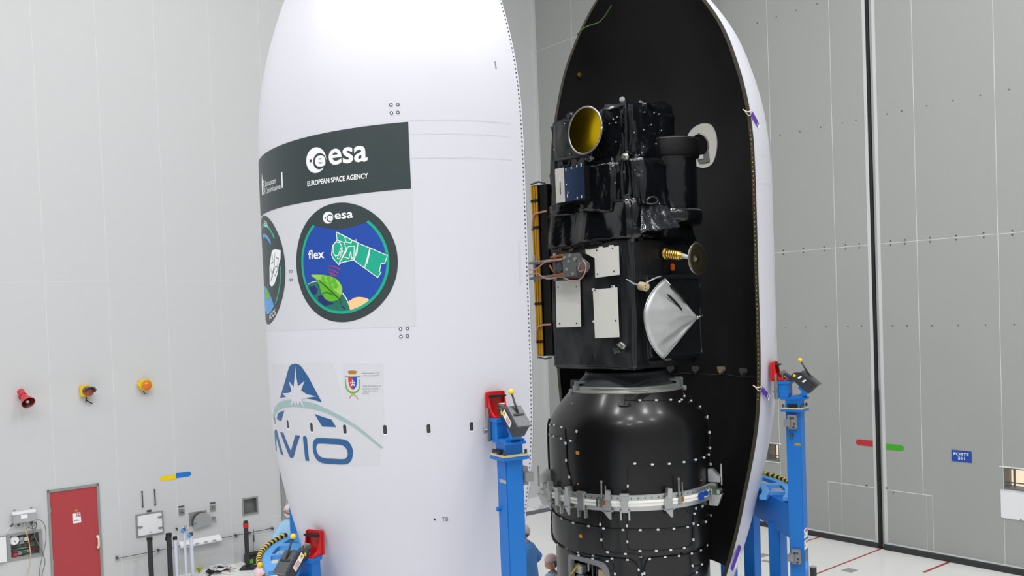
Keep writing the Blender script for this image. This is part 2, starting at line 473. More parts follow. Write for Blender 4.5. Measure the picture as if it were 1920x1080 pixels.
# the walls behind the camera and the ceiling
o_ = MB(); p = [room(-30, -1, 0), room(-30, 26, 0), room(3, 26, 0)]
o_.raw([p[0], p[1], p[1]+Vector((0, 0, CEIL)), p[0]+Vector((0, 0, CEIL))], [(0, 1, 2, 3)]); struct(o_.build('wall_back', 'back_paint'))
o_ = MB(); o_.raw([p[1], p[2], p[2]+Vector((0, 0, CEIL)), p[1]+Vector((0, 0, CEIL))], [(0, 1, 2, 3)]); struct(o_.build('wall_front', 'back_paint'))
o_ = MB(); o_.raw([room(-30, -1, CEIL), room(-30, 26, CEIL), room(3, 26, CEIL), room(3, -1, CEIL)], [(0, 1, 2, 3)]); struct(o_.build('ceiling', 'ceiling_paint'))
o_ = MB(); a_ = rw(16.5, 0); b_ = rw(26, 0); o_.raw([a_, b_, b_+Vector((0, 0, CEIL)), a_+Vector((0, 0, CEIL))], [(0, 1, 2, 3)]); struct(o_.build('wall_right_end', 'door_paint'))

def window(n, w, lintel_len):
    a, b, c, d = w
    mb = MB()
    # sill and lintel strips and the recess frame
    mb.b2((a-.06, -.012, d), (a-.06+lintel_len, .005, d+.025), 'seam'); mb.b2((a-.04, -.012, c-.03), (b+.02, .005, c-.012), 'seam')
    mb.b2((a, .0, c), (a+.03, .3, d), 'recess_grey'); mb.b2((b-.03, 0, c), (b, .3, d), 'recess_grey'); mb.b2((a, 0, c), (b, .3, c+.03), 'recess_grey'); mb.b2((a, 0, d-.02), (b, .3, d), 'recess_grey')
    root = struct(mb.build('window_%d' % n, 'recess_grey', loc=DOORC, rotz=ROT_R))
    g = MB(); g.b2((a+.03, .29, c+.03), (b-.03, .3, d-.02)); g.build('lit_room', 'window_room', root)
    g = MB(); g.b2((a+.12, .16, c+.03), (a+.15, .19, d-.02)); g.b2((a+.03, .16, c+.09), (b-.03, .19, c+.11)); g.build('window_bar', 'recess_grey', root)
window(1, W3, .98); window(2, W2, .48)

# red personnel door in the left wall
dm = MB(); X0, X1, ZT = -12.585, -11.66, 2.125
for a, b in (((X0, -.03, 0), (X0+.04, .02, ZT)), ((X1-.05, -.03, 0), (X1, .02, ZT)), ((X0, -.03, ZT-.05), (X1, .02, ZT))): dm.b2(a, b, 'door_frame', .004)
door1 = struct(dm.build('door_1', 'door_frame', loc=CORNER, rotz=ROT_L))
lf = MB(); lf.b2((X0+.04, -.012, .01), (X1-.05, .03, ZT-.05), 'door_red'); lf.build('door_leaf', 'door_red', door1)
h_ = MB(); hx = -11.745
h_.tube([(hx+.01, -.02, 1.1), (hx+.005, -.05, 1.1), (hx+.02, -.055, 1.06), (hx+.02, -.055, .93), (hx+.005, -.05, .885), (hx+.01, -.02, .885)], [.03, .028, .02, .02, .028, .03], 'cream', 10)
h_.build('door_handle', 'cream', door1)['label'] = 'cream pull handle'
for z in (1.75, .75):
    hg = MB(); hg.cyl((X0+.045, -.025, z-.05), (X0+.045, -.025, z+.05), .012, n=8); hg.build('hinge', 'steel', door1)
st = MB(); st.b2((-12.155, -.015, 1.42), (-12.015, -.0125, 1.54), 'decal_white'); st.b2((-12.155, -.015, 1.545), (-12.095, -.0125, 1.61), 'decal_white')
for x, z in ((-12.075, 1.61), (-12.04, 1.61), (-12.075, 1.585), (-12.05, 1.575), (-12.03, 1.56), (-12.07, 1.555), (-12.028, 1.587)): st.b2((x-.01, -.015, z-.008), (x+.01, -.0125, z+.008), 'decal_white')
st.xz([(-12.12, 1.675), (-12.06, 1.675), (-12.09, 1.628)], -.015, -.0125, 'orange_kapton')
st.b2((-12.14, -.0158, 1.465), (-12.115, -.015, 1.485), 'sign_red'); st.b2((-12.10, -.0158, 1.46), (-12.03, -.015, 1.47), 'sign_red'); st.b2((-12.10, -.0158, 1.49), (-12.06, -.015, 1.5), 'sign_red')
st.build('safety_sticker', 'decal_white', door1)['label'] = 'white and orange safety sticker'

# ================================================================== THINGS ON THE LEFT WALL
def on_left(name, label, cat, s, z, group=None): return thing(name, label, cat, lw(s, z, .003), ROT_L, group)
def on_right(name, label, cat, s, z, group=None): return thing(name, label, cat, rw(s, z, .003), ROT_R, group)
# red horn loudspeaker
t = on_left('horn_loudspeaker', 'red horn loudspeaker high on the left wall above the red door', 'loudspeaker', -12.93, 3.93)
b = MB(); b.box((0, -.03, .02), (.1, .06, .12), bev=.01); b.cyl((0, -.06, .03), (0, -.12, .05), .02, n=10); b.build('bracket', 'red_plastic', t)
ax0 = Vector((-.02, -.10, .09)); ax1 = Vector((.05, -.34, -.10)); d_ = (ax1-ax0)
b = MB(); b.cyl(ax0 - d_*.1, ax0 + d_*.3, .062, n=20); b.cyl(ax0 + d_*.3, ax0+d_*.42, .05, r2=.06, n=20, caps=False); b.build('driver', 'red_plastic', t)
b = MB(); b.cyl(ax0+d_*.42, ax0+d_*.97, .06, r2=.12, n=28, caps=False); b.cyl(ax0+d_*.97, ax1, .125, n=28, caps=False)
b.build('horn_bell', 'red_plastic', t)
b = MB(); b.cyl(ax0+d_*.5, ax0+d_*.98, .05, r2=.116, n=28, caps=False); b.cyl(ax0+d_*.5, ax0+d_*.52, .05, n=20); b.build('horn_mouth', 'dark_red', t)
b = MB(); b.sphere(ax0+d_*.86, .03, n=12); b.build('centre_plug', 'cream', t)
# hooded beacon
t = on_left('hooded_beacon', 'red warning beacon under a grey hood on a yellow box', 'warning light', -11.82, 3.93)
b = MB(); b.box((-.02, -.05, .02), (.16, .10, .22), bev=.012); b.build('housing', 'yellow_paint', t)
b = MB(); b.cyl((0.02, -.10, .01), (.04, -.17, .0), .085, r2=.08, n=24); b.sphere((.04, -.165, 0), .078, n=18, sc=(1, .5, 1)); b.build('lens', 'red_glass', t)
hd = MB(); n = 20; ra = []; rb = []
for i in range(n+1):
    a = pi*1.12*i/n - pi*.06
    ra.append((.02+.098*cos(a), -.09, .01+.098*sin(a))); rb.append((.05+.115*cos(a), -.10-.16*max(0, sin(a))**.6-.02, .0+.108*sin(a)))
hd.raw(ra+rb, [(i, i+1, n+2+i, n+1+i) for i in range(n)], None, True)
ho = hd.build('hood', 'hood_grey', t); sm_ = ho.modifiers.new('thick', 'SOLIDIFY'); sm_.thickness = .008
b = MB(); b.tube(smooth_poly([(0, -.06, -.09), (.0, -.06, -.16), (-.02, -.06, -.2)], 4, False), .01, n=6); b.tube(smooth_poly([(0, -.06, -.16), (.05, -.05, -.2), (.11, -.06, -.235)], 4, False), .011, n=6); b.build('cable', 'cable_black', t)
# orange beacon
t = on_left('orange_beacon', 'round orange beacon in a yellow housing on the left wall', 'warning light', -10.71, 3.98)
b = MB(); b.box((-.05, -.04, 0), (.12, .08, .2), bev=.02); b.cyl((0, -.02, 0), (0.01, -.14, -.01), .12, n=28); b.cyl((-.11, -.04, .01), (-.11, -.1, .01), .035, n=12); b.build('housing', 'yellow_paint', t)
b = MB(); b.cyl((.01, -.138, -.01), (.014, -.155, -.012), .108, r2=.1, n=28); b.build('bezel', 'orange_kapton', t)
b = MB(); b.sphere((.014, -.15, -.012), .082, n=20, sc=(1, .55, 1)); b.build('lens', 'orange_glass', t)
b = MB(); b.tube(smooth_poly([(-.03, -.05, -.1), (-.02, -.06, -.17), (.0, -.07, -.18)], 4, False), .009, n=6); b.build('cable', 'cable_black', t)
# direction arrows
def arrow(x0, x1, w, tip, m, name, label, place, s, z):
    t_ = MB(); h = w/2
    poly = [(x0, -h), (x1, -h), (x1, h), (x0, h)]
    if tip < 0: poly = [(x1, -h), (x1, h), (x0+h*.8, h), (x0, h*.35), (x0, -h*.35), (x0+h*.8, -h)]
    else: poly = [(x0, h), (x0, -h), (x1-h*.8, -h), (x1, -h*.35), (x1, h*.35), (x1-h*.8, h)]
    t_.xz(poly, -.002, 0, m); o = t_.build(name, m)
    o.location = place(s, z, .003); o.rotation_euler = (0, 0, ROT_L if place is lw else ROT_R)
    return tag(o, label, 'arrow sign')
arrow(0, .32, .105, -1, 'sign_yellow', 'arrow_sign', 'yellow arrow on the left wall pointing left, joined to a blue one', lw, -10.485, 2.04)
arrow(0, .315, .105, 1, 'sign_blue', 'arrow_sign', 'blue arrow on the left wall pointing right, joined to a yellow one', lw, -10.165, 2.06)
arrow(0, .42, .125, -1, 'sign_red', 'arrow_sign', 'red arrow pointing left from the black gap between the sliding doors', rw, 9.815, 2.16)
arrow(0, .42, .12, 1, 'sign_green', 'arrow_sign', 'green arrow pointing right from the black gap between the sliding doors', rw, 10.445, 2.125)
# PORTE 511
t = on_right('door_sign', 'blue sign with white lettering PORTE 511 on the right sliding door', 'sign', 12.012, 2.08)
b = MB(); b.b2((-.19, -.006, -.108), (.19, 0, .108)); b.build('plate', 'porte_blue', t)
b = MB()
for body, x0, x1, z0, z1 in (('PORTE', -.145, .14, .012, .067), ('511', -.063, .065, -.068, -.014)):
    vs, fs = text_box(body, x0, x1, z0, z1, .015); b.raw([(x, -.0075, z) for x, z in vs], fs)
b.build('lettering', 'decal_white', t)
# white blind under window_1
t = on_right('sheet_panel', 'white quilted sheet taped below the window at the right edge', 'sheet', 13.2, 1.27)
b = MB(); b.b2((-.48, -.012, -.26), (.48, 0, .245), bev=.004); b.build('sheet', 'white_plastic', t)
b = MB(); b.cyl((-.13, -.02, -.24), (-.13, -.01, -.24), .012, n=10); b.build('stud', 'slot_dark', t)

# junction box with cables
t = on_left('junction_box', 'grey junction box with sockets, cables and clips above the gauge panel', 'junction box', -13.01, 1.71)
b = MB(); b.box((0, -.07, .0), (.38, .13, .2), bev=.008); b.build('case', 'grey_plastic', t)
b = MB(); b.box((0, -.075, .085), (.39, .15, .05), bev=.008); b.build('lid', 'white_plastic', t)
b = MB(); b.b2((-.06, -.138, -.02), (.05, -.135, .05)); b.build('name_plate', 'decal_white', t)
for x in (-.14, .14):
    b = MB(); b.cyl((x, -.01, .13), (x, -.02, .13), .018, n=10); b.build('screw', 'steel', t)
for x, m in ((-.1, 'slot_dark'), (.0, 'steel'), (.12, 'slot_dark')):
    b = MB(); b.cyl((x, -.08, -.1), (x, -.1, -.15), .02, n=10); b.build('plug', m, t)
b = MB(); b.tube([(-.19, -.08, -.1), (-.23, -.1, -.14)], .018); b.build('plug', 'dark_steel', t)
b = MB(); b.tube([(-.25, -.1, -.16), (-.32, -.12, -.22)], .007); b.build('wire', 'white_plastic', t)
def cable(parent, pts, r, m, n=5): 
    b = MB(); b.tube(smooth_poly(pts, n, False), r, m, 6); return b.build('cable', m, parent)
cable(t, [(0, -.1, -.15), (.02, -.13, -.3), (.05, -.15, -.5), (.06, -.15, -.8), (-.02, -.12, -1.15), (-.08, -.12, -1.7)], .009, 'beige_box')
cable(t, [(.12, -.1, -.12), (.22, -.12, -.08), (.33, -.12, -.2), (.34, -.12, -.5), (.26, -.13, -.8), (.2, -.12, -1.1), (.17, -.12, -1.7)], .007, 'recess_grey')
cable(t, [(.12, -.1, -.15), (.16, -.12, -.4), (.3, -.13, -.85), (.24, -.12, -1.15), (.16, -.12, -1.7)], .007, 'recess_grey')
cable(t, [(.1, -.1, -.12), (.2, -.11, -.16), (.15, -.12, -.25), (.05, -.12, -.2), (.0, -.12, -.25)], .006, 'dark_steel')
cable(t, [(.08, -.1, -.12), (.14, -.11, -.2), (.2, -.12, -.12), (.17, -.12, -.28)], .005, 'dark_steel')
# gauge panel in the wall
t = on_left('gauge_panel', 'recessed steel panel of valves with a round white pressure gauge', 'gauge panel', -13.0, 1.165)
b = MB()
for a, c in (((-.305, -.012, -.255), (-.24, .01, .25)), ((.24, -.012, -.255), (.295, .01, .25)), ((-.24, -.012, -.255), (.24, .01, -.205)), ((-.24, -.012, .205), (.24, .01, .25))): b.b2(a, c)
b.build('frame', 'door_frame', t)
b = MB(); b.b2((-.24, .10, -.205), (.24, .115, .205)); b.build('back_plate', 'recess_grey', t)
g = MB(); g.cyl((-.17, .05, .11), (-.17, .02, .11), .075, n=24); go = g.build('gauge', 'decal_white', t)
g = MB(); g.tube([(-.17, .018, .11), (-.155, .016, .08)], .006); g.build('needle', 'rubber', go)
g = MB(); g.cyl((-.17, .055, .11), (-.17, .025, .11), .085, n=24); g.build('bezel', 'steel', go)
rr_ = random.Random(3)
for i, (x, z, m) in enumerate([(-.05, .12, 'grey_plastic'), (.03, .1, 'cream'), (-.1, .0, 'device_green'), (0, .0, 'device_green'), (.06, -.02, 'dark_red'), (.1, .09, 'dark_red'), (.15, .12, 'dark_steel'), (.2, .05, 'slot_dark'), (-.17, -.08, 'dark_steel'), (-.17, -.16, 'red_plastic'), (-.09, -.15, 'steel'), (-.02, -.14, 'device_green'), (.06, -.12, 'steel'), (.14, -.1, 'dark_red'), (.2, -.12, 'slot_dark'), (.12, -.02, 'device_green'), (-.04, .06, 'steel')]):
    g = MB(); g.box((x, .06, z), (.055+.03*rr_.random(), .06, .05+.03*rr_.random()), bev=.006); g.cyl((x, .03, z), (x, .01, z), .016, n=10); g.build('valve', m, t)
for z in (.03, -.06, -.11):
    g = MB(); g.tube([(-.23, .05, z), (.23, .05, z)], .008); g.build('pipe', 'steel', t)
# white cover leaning open beside it
t = MB(); t.box((0, -.03, 0), (.36, .03, .46), 'white_plastic', bev=.004); t.b2((-.185, -.012, -.235), (.185, -.008, .235), 'slot_dark'); o = t.build('panel_cover', 'white_plastic', loc=lw(-13.50, 1.16, .016), rotz=ROT_L)
tag(o, 'white panel cover hinged open at the left edge beside the gauge panel', 'panel')
# hatch
t = on_left('wall_hatch', 'white square hatch with steel frame and latches on the left wall', 'hatch', -10.735, 1.16)
b = MB(); b.box((0, -.012, 0), (.54, .03, .46), bev=.006); b.build('frame', 'door_frame', t)
b = MB(); b.box((.0, -.032, 0.0), (.47, .025, .4), bev=.004); b.build('door', 'white_plastic', t)
for x, z in ((-.2, -.02), (.2, .12), (.2, -.1)):
    b = MB(); b.box((x, -.05, z), (.1, .03, .03), bev=.008); b.cyl((x, -.05, z), (x, -.07, z), .02, n=10); b.build('latch', 'steel', t)
b = MB(); b.b2((-.02, -.046, -.165), (.03, -.045, -.15)); b.build('tag_plate', 'slot_dark', t)
b = MB(); b.b2((-.04, -.01, .245), (.045, 0, .285)); o = b.build('label_plate', 'slot_dark', loc=lw(-10.735, 1.16, .003), rotz=ROT_L); tag(o, 'small dark label plate above the white wall hatch', 'label')
for s, lab in ((-10.855, 'left one of two grey vertical rods above the wall hatch'), (-10.61, 'right one of two grey vertical rods above the wall hatch')):
    b = MB(); b.cyl((0, -.02, -.16), (0, -.02, .16), .011, n=10); b.box((0, -.012, .15), (.03, .024, .02)); b.box((0, -.012, -.15), (.03, .024, .02)); o = b.build('wall_rod', 'dark_steel', loc=lw(s, 1.685, .003), rotz=ROT_L); tag(o, lab, 'rod')
for s, z, lab in ((-10.085, 1.30, 'small square socket left of the semicircular steel plate'), (-9.432, 1.27, 'small square socket right of the semicircular steel plate')):
    t = on_left('wall_socket', lab, 'socket', s, z)
    b = MB(); b.box((0, -.012, 0), (.115, .024, .125), bev=.004); b.build('box', 'steel', t)
    b = MB(); b.b2((-.06, -.006, .09), (.06, 0, .125)); b.build('label_plate', 'bolt_grey', t)
    for x, zz in ((-.02, .0), (.02, -.01), (.0, .03)):
        b = MB(); b.cyl((x, -.02, zz), (x, -.03, zz), .012, n=8); b.build('pin', 'slot_dark', t)
# semicircular plate
t = on_left('disc_bracket', 'steel plate with a semicircular disc standing out of it', 'bracket', -9.72, 1.08)
b = MB(); b.b2((-.22, -.012, -.11), (.15, 0, .17)); b.build('plate', 'steel', t)
b = MB(); b.xz([(-.15, -.17)] + [(.03+.19*cos(a), -.04+.18*sin(a)) for a in [pi - pi*i/20 for i in range(21)]] + [(.24, -.1), (.0, -.14)], -.1, -.07); b.build('disc', 'aluminium', t)
for x, z in ((-.13, -.05), (.28, .0)):
    b = MB(); b.box((x, -.06, z), (.07, .1, .03), bev=.01); b.cyl((x+.02, -.06, z), (x+.04, -.06, z-.12), .012, n=8); b.build('clamp', 'steel', t)
b = MB(); b.box((0, -.03, 0), (.03, .06, .03), bev=.004); b.box((0.0, -.05, -.02), (.02, .03, .03)); o = b.build('wall_clip', 'dark_steel', loc=lw(-10.21, .98, .003), rotz=ROT_L); tag(o, 'small dark wall clip below the left socket', 'clip')
t = on_left('tap_bracket', 'small white bracket with a knob on the wall above the clear tubes', 'bracket', -10.05, .97)
b = MB(); b.box((0, -.05, 0), (.1, .1, .04), bev=.01); b.build('arm', 'white_plastic', t); b = MB(); b.cyl((.0, -.08, .0), (.0, -.08, .05), .03, n=12); b.build('knob', 'grey_plastic', t)
# white trough
t = on_left('wall_trough', 'long white angled trough on the wall under the steel disc', 'shelf', -9.74, .63)
b = MB(); b.prism([(0, .06), (-.13, -.02), (-.13, -.05), (0, -.06)], lambda u, v: (-.43, u, v), lambda u, v: (.43, u, v)); b.build('body', 'white_plastic', t)
for x in (-.3, -.1, .08, .26):
    b = MB(); b.xz([(x-.05, -.03), (x+.05, -.03), (x+.03, .0), (x-.03, .0)], -.137, -.13); b.build('slot_plate', 'grey_plastic', t)
# recess box
t = on_left('recess_box', 'square grey recess with a steel frame in the left wall beside the corner column', 'recess', -8.61, 1.18)
b = MB()
for a, c in (((-.18, -.012, -.19), (-.15, .01, .19)), ((.15, -.012, -.19), (.18, .01, .19)), ((-.15, -.012, -.19), (.15, .01, -.16)), ((-.15, -.012, .16), (.15, .01, .19))): b.b2(a, c)
b.build('frame', 'door_frame', t)
b = MB(); b.b2((-.15, .1, -.16), (.15, .118, .16), 'recess_grey'); b.b2((-.15, .0, -.16), (-.14, .11, .16), 'recess_grey'); b.b2((.14, .0, -.16), (.15, .11, .16), 'recess_grey'); b.b2((-.14, .0, -.16), (.14, .11, -.15), 'recess_grey'); b.build('tray', 'recess_grey', t)
# wall rail
t = on_left('wall_rail', 'thin dark rail on blocks running along the left wall near the floor', 'rail', -9.77, .61)
b = MB(); b.tube([(-1.63, -.05, -.01), (1.63, -.05, .01)], .008, n=6); b.build('bar', 'dark_steel', t)
for x in (-1.63, -.83, .8, 1.1, 1.63):
    b = MB(); b.box((x, -.03, 0), (.045, .07, .05), bev=.006); b.build('block', 'bolt_grey', t)
t = on_left('hanging_tool', 'small tool hanging from the wall rail right of the red-capped pole', 'tool', -8.585, .60)
b = MB(); b.tube([(0, -.07, .08), (0, -.07, -.04)], .005, n=6); b.build('strap', 'rubber', t)
b = MB(); b.box((-.01, -.07, -.12), (.035, .03, .16), bev=.01); b.build('body', 'bolt_grey', t)
b = MB(); b.tube([(-.02, -.07, -.2), (-.03, -.07, -.36)], .006, n=6); b.sphere((-.03, -.07, -.37), .014, n=8); b.build('chain', 'dark_steel', t)
# switches beside the column
for z, lab in ((1.52, 'upper small switch box beside the grey corner column'), (1.18, 'lower small switch box beside the grey corner column')):
    b = MB(); b.box((0, -.02, 0), (.07, .04, .07), bev=.008); b.cyl((0, -.04, 0), (0, -.05, 0), .02, n=10); o = b.build('switch_box', 'steel', loc=lw(-7.72, z, .003), rotz=ROT_L); tag(o, lab, 'switch')

# ------------------------------------------------------------------ things on the floor by the left wall
def barrier(s, d, top, m, rad, label, head, name='barrier_post'):
    p = lw(s, 0, d); t = thing(name, label, 'post', p)
    b = MB(); b.cyl((0, 0, .03), (0, 0, top-.03), rad, n=16); b.build('tube', m, t)
    b = MB(); b.cyl((0, 0, 0), (0, 0, .03), .15, n=24); b.build('base', 'rubber', t)
    b = MB(); b.cyl((0, 0, top-.06), (0, 0, top), rad*1.15, n=16); 
    if head == 'hook': b.box((-.04, -.02, top-.1), (.04, .05, .08), bev=.008)
    b.build('cap', 'rubber' if head != 'clip' else 'dark_steel', t)
    if head == 'clip':
        b = MB(); b.box((-.02, -.03, top-.05), (.07, .05, .08), bev=.01); b.build('clip', 'sky_blue', t)
barrier(-10.93, .6, 1.03, 'charcoal', .048, 'plain black floor post below the white wall hatch', 'flat')
barrier(-10.56, .6, 1.04, 'charcoal', .05, 'black floor post with a hook head right of the white wall hatch', 'hook')
barrier(-10.44, .6, .95, 'tube_clear', .036, 'leftmost of three pale tubes standing on the floor', 'flat', 'floor_tube')
barrier(-10.25, .6, 1.09, 'tube_clear', .026, 'thin pale tube standing tallest of the three', 'clip', 'floor_tube')
barrier(-10.12, .6, .97, 'tube_clear', .036, 'rightmost of three pale tubes, with a blue clip', 'clip', 'floor_tube')
t = thing('red_capped_pole', 'black pole with a red cap on a square black base', 'pole', (-5.72, 19.2, 0))
b = MB(); b.cyl((0, 0, .03), (0, 0, .9), .047, n=16); b.build('tube', 'charcoal', t)
b = MB(); b.cyl((0, 0, .86), (0, 0, .955), .056, n=16); b.build('red_band', 'red_paint', t)
b = MB(); b.cyl((0, 0, .95), (0, 0, 1.0), .048, r2=.042, n=16); b.build('cap', 'charcoal', t)
b = MB(); b.box((0.02, -.02, .02), (.3, .3, .04), bev=.01); b.build('base', 'charcoal', t)
t = thing('equipment_case', 'black equipment case with green corners behind the red-capped pole', 'case', lw(-8.62, 0, .22), ROT_L)
b = MB(); b.box((0, 0, .09), (.44, .3, .18), bev=.015); b.build('body', 'charcoal', t)
b = MB(); b.box((0, 0, .19), (.42, .28, .03), bev=.01); b.build('lid', 'rubber', t)
for x in (-.17, .19):
    b = MB(); b.box((x, -.151, .08), (.07, .012, .09), bev=.004); b.build('green_corner', 'case_green', t)
for (x, y, a, lab) in ((-6.05, 19.12, -.75, 'white power strip lying beside the red-capped pole base'), (-6.12, 18.88, -.6, 'white power strip nearest the camera among the cables')):
    t = thing('power_strip', lab, 'power strip', (x, y, 0), a)
    b = MB(); b.box((0, 0, .025), (.46, .1, .05), bev=.008); b.build('body', 'white_plastic', t)
    for k in range(6):
        b = MB(); b.cyl((-.18+.072*k, 0, .05), (-.18+.072*k, 0, .054), .026, n=12); b.build('socket', 'red_plastic' if k % 2 else 'grey_plastic', t)
rr_ = random.Random(11)
for k, (m, lab) in enumerate((('cable_black', 'coil of black cable heaped on the floor by the power strips'), ('white_plastic', 'loop of white cable lying over the black cable heap'), ('cable_black', 'black cable running flat toward the camera'))):
    b = MB(); pts = []
    for i in range(46 if k == 0 else 26):
        a = i*.62 + k*2; r_ = .13 + .1*rr_.random()
        pts.append((-6.27 + r_*cos(a) + .07*k - .03, 19.0 + r_*sin(a)*.9, .025 + .05*rr_.random() + .04*k*(k == 1)))
    if k == 2: pts = [(-6.3, 19.1, .015), (-6.45, 18.95, .015), (-6.35, 18.7, .015), (-6.5, 18.5, .015), (-6.4, 18.2, .015)]
    b.tube(smooth_poly(pts, 4, False), .014 if k != 1 else .011, None, 6)
    o = b.build('floor_cable', m); tag(o, lab, 'cable')
b = MB(); rr_ = random.Random(5)
for i in range(22):
    a = rr_.random()*2*pi; l = .08+.06*rr_.random()
    b.tube([(0, 0, .0), (cos(a)*l*.4, sin(a)*l*.4, l*.9), (cos(a)*l*.9, sin(a)*l*.9, l*1.1)], [.01, .008, .002], None, 4)
o = b.build('yellow_tassel', 'plant', loc=(-6.66, 18.98, 0)); tag(o, 'small yellow green tuft on the floor right of the pale tubes', 'tuft')
# far corner slab, painted shadow strip and short post on the right
b = MB(); b.box((0, 0, .05), (.9, .75, .1), bev=.01); o = b.build('floor_slab', 'white_plastic', loc=(.55, 25.15-.75, 0), rotz=ROT_R); tag(o, 'low white slab on the floor in the far corner', 'slab')
b = MB(); b.b2((-.6, -.18, 0), (.6, .18, .004)); o = b.build('floor_shadow_strip', 'bolt_grey', loc=(.5, 23.55, 0), rotz=.62); tag(o, 'dark strip of painted shadow on the floor before the far corner', 'painted shadow')  # thin dark sheet standing in for the shade beside the slab
t = thing('short_post', 'short dark square post on the floor right of the right blue column', 'post', (5.33, 16.7, 0), ROT_R)
b = MB(); b.b2((-.045, -.045, 0), (.045, .045, .3), bev=.004); b.build('tube', 'charcoal', t)
b = MB(); b.b2((-.05, -.05, .3), (.05, .05, .32), bev=.004); b.build('cap', 'grey_plastic', t)

# ================================================================== FAIRING HALF-SHELLS
PROF = [(1.62,1.035),(2.07,1.19),(2.44,1.30),(2.75,1.378),(3.05,1.455),(3.42,1.540),(3.75,1.597),(4.15,1.632),(4.6,1.646),(5.5,1.648),(6.2,1.650),(6.8,1.648),(7.2,1.633),(7.6,1.583),(8.05,1.473),(8.55,1.29),(8.97,1.03),(9.3,.75),(9.55,.45),(9.68,.2),(9.72,.0)]
PZ = [a for a, b in PROF]; PR_ = [b for a, b in PROF]
def rad(z):
    """fairing outer radius at height z (smooth)"""
    if z <= PZ[0]: return PR_[0]
    if z >= PZ[-1]: return 0.
    i = max(j for j in range(len(PZ)) if PZ[j] <= z)
    i = min(i, len(PZ)-2); h = PZ[i+1]-PZ[i]; t = (z-PZ[i])/h
    def sl(j):
        if j == 0: return (PR_[1]-PR_[0])/(PZ[1]-PZ[0])
        if j == len(PZ)-1: return (PR_[-1]-PR_[-2])/(PZ[-1]-PZ[-2])
        return (PR_[j+1]-PR_[j-1])/(PZ[j+1]-PZ[j-1])
    m0, m1 = sl(i)*h, sl(i+1)*h
    return PR_[i]*(2*t**3-3*t*t+1) + m0*(t**3-2*t*t+t) + PR_[i+1]*(-2*t**3+3*t*t) + m1*(t**3-t*t)
ZS = [1.62 + (9.66-1.62)*i/110 for i in range(111)]
def shell_pt(x, z, off=0.):
    th = x/1.65; r = rad(z)+off
    return Vector((r*sin(th), -r*cos(th), z))
def decal(parent, name, polys, m, layer=1, step=.05, texts=None, holes=None, base=.0012):
    """flat shapes in (arc length, height) wrapped onto the shell's surface"""
    t = bmesh.new()
    for k, p in enumerate(polys):
        loops = [[Vector((a, b, 0)) for a, b in p]]
        if holes and k == 0: loops += [[Vector((a, b, 0)) for a, b in h] for h in holes]
        flat = [v for l in loops for v in l]; vs = [t.verts.new(v) for v in flat]
        for tri in tessellate_polygon(loops):
            try: t.faces.new([vs[i] for i in tri])
            except ValueError: pass
    for vs_, fs in (texts or []):
        vv = [t.verts.new((a, b, 0)) for a, b in vs_]
        for f in fs:
            try: t.faces.new([vv[i] for i in f])
            except ValueError: pass
    xs = [v.co.x for v in t.verts]; zs = [v.co.y for v in t.verts]
    for ax, lo, hi in ((0, min(xs), max(xs)), (1, min(zs), max(zs))):
        st = step if ax == 0 else step*2; n = int((hi-lo)/st)
        for i in range(1, n+1):
            co = Vector((0, 0, 0)); co[ax] = lo + (hi-lo)*i/(n+1); no = Vector((0, 0, 0)); no[ax] = 1
            bmesh.ops.bisect_plane(t, geom=t.verts[:]+t.edges[:]+t.faces[:], plane_co=co, plane_no=no)
    for v in t.verts: v.co = shell_pt(v.co.x, v.co.y, base*layer)
    for f in t.faces:
        f.normal_update(); c = f.calc_center_median()
        if f.normal.dot(Vector((c.x, c.y, 0))) < 0: f.normal_flip()
    me = bpy.data.meshes.new(name); t.to_mesh(me); t.free(); me.materials.append(M[m])
    o = bpy.data.objects.new(name, me); COL.objects.link(o); o.parent = parent
    return o
def half_shell(root, t0, t1):
    n = 96
    b = MB(); prof = [(rad(z), z) for z in ZS]; b.lathe(prof, 'fairing_white', n, t0, t1)
    inn = [(max(rad(z)-.028, .01), z) for z in ZS]; k = n+1
    b.lathe(inn, 'fairing_white', n, t0, t1); b.lathe([prof[0], inn[0]], 'fairing_white', n, t0, t1, False)
    b.build('outer_shell', 'fairing_white', root)
    b = MB(); l0 = [(max(rad(z)-.030, .008), z) for z in ZS]; l1 = [(max(rad(z)-.046, .004), z) for z in ZS]
    b.lathe(l0, None, n, t0, t1); b.lathe(l1, None, n, t0, t1)
    b.build('inner_liner', 'liner_black', root)
    for a in (t0, t1):                       # the machined edge along each long side
        r = MB(); e = Vector((sin(a), -cos(a), 0)); w = Vector((cos(a), sin(a), 0)) * (.004 if a == t1 else -.004)
        q = []
        for z in ZS: q.append((e*(max(rad(z)-.001, 0)) + Vector((0, 0, z)), e*max(rad(z)-.05, 0) + Vector((0, 0, z))))
        vs = [p for pr in q for p in pr] + [p+w for pr in q for p in pr]; m_ = 2*len(q); fs = []
        for i in range(len(q)-1):
            fs.append((m_+2*i, m_+2*i+1, m_+2*i+3, m_+2*i+2)); fs.append((2*i, m_+2*i, m_+2*i+2, 2*i+2)); fs.append((2*i+1, m_+2*i+1, m_+2*i+3, 2*i+3))
        r.raw(vs, fs); r.build('edge_rim', 'rim', root)
LAX = (-.98, 10.1); RAX = (1.79, 12.25)
left = thing('fairing_half', 'white rocket fairing half with printed emblems, seen from outside on the left', 'rocket fairing', (*LAX, 0))
half_shell(left, R(-135.5), R(45.0))
right = thing('fairing_half', 'black-lined rocket fairing half standing open behind the satellite', 'rocket fairing', (*RAX, 0))
half_shell(right, R(47.0), R(224.5))

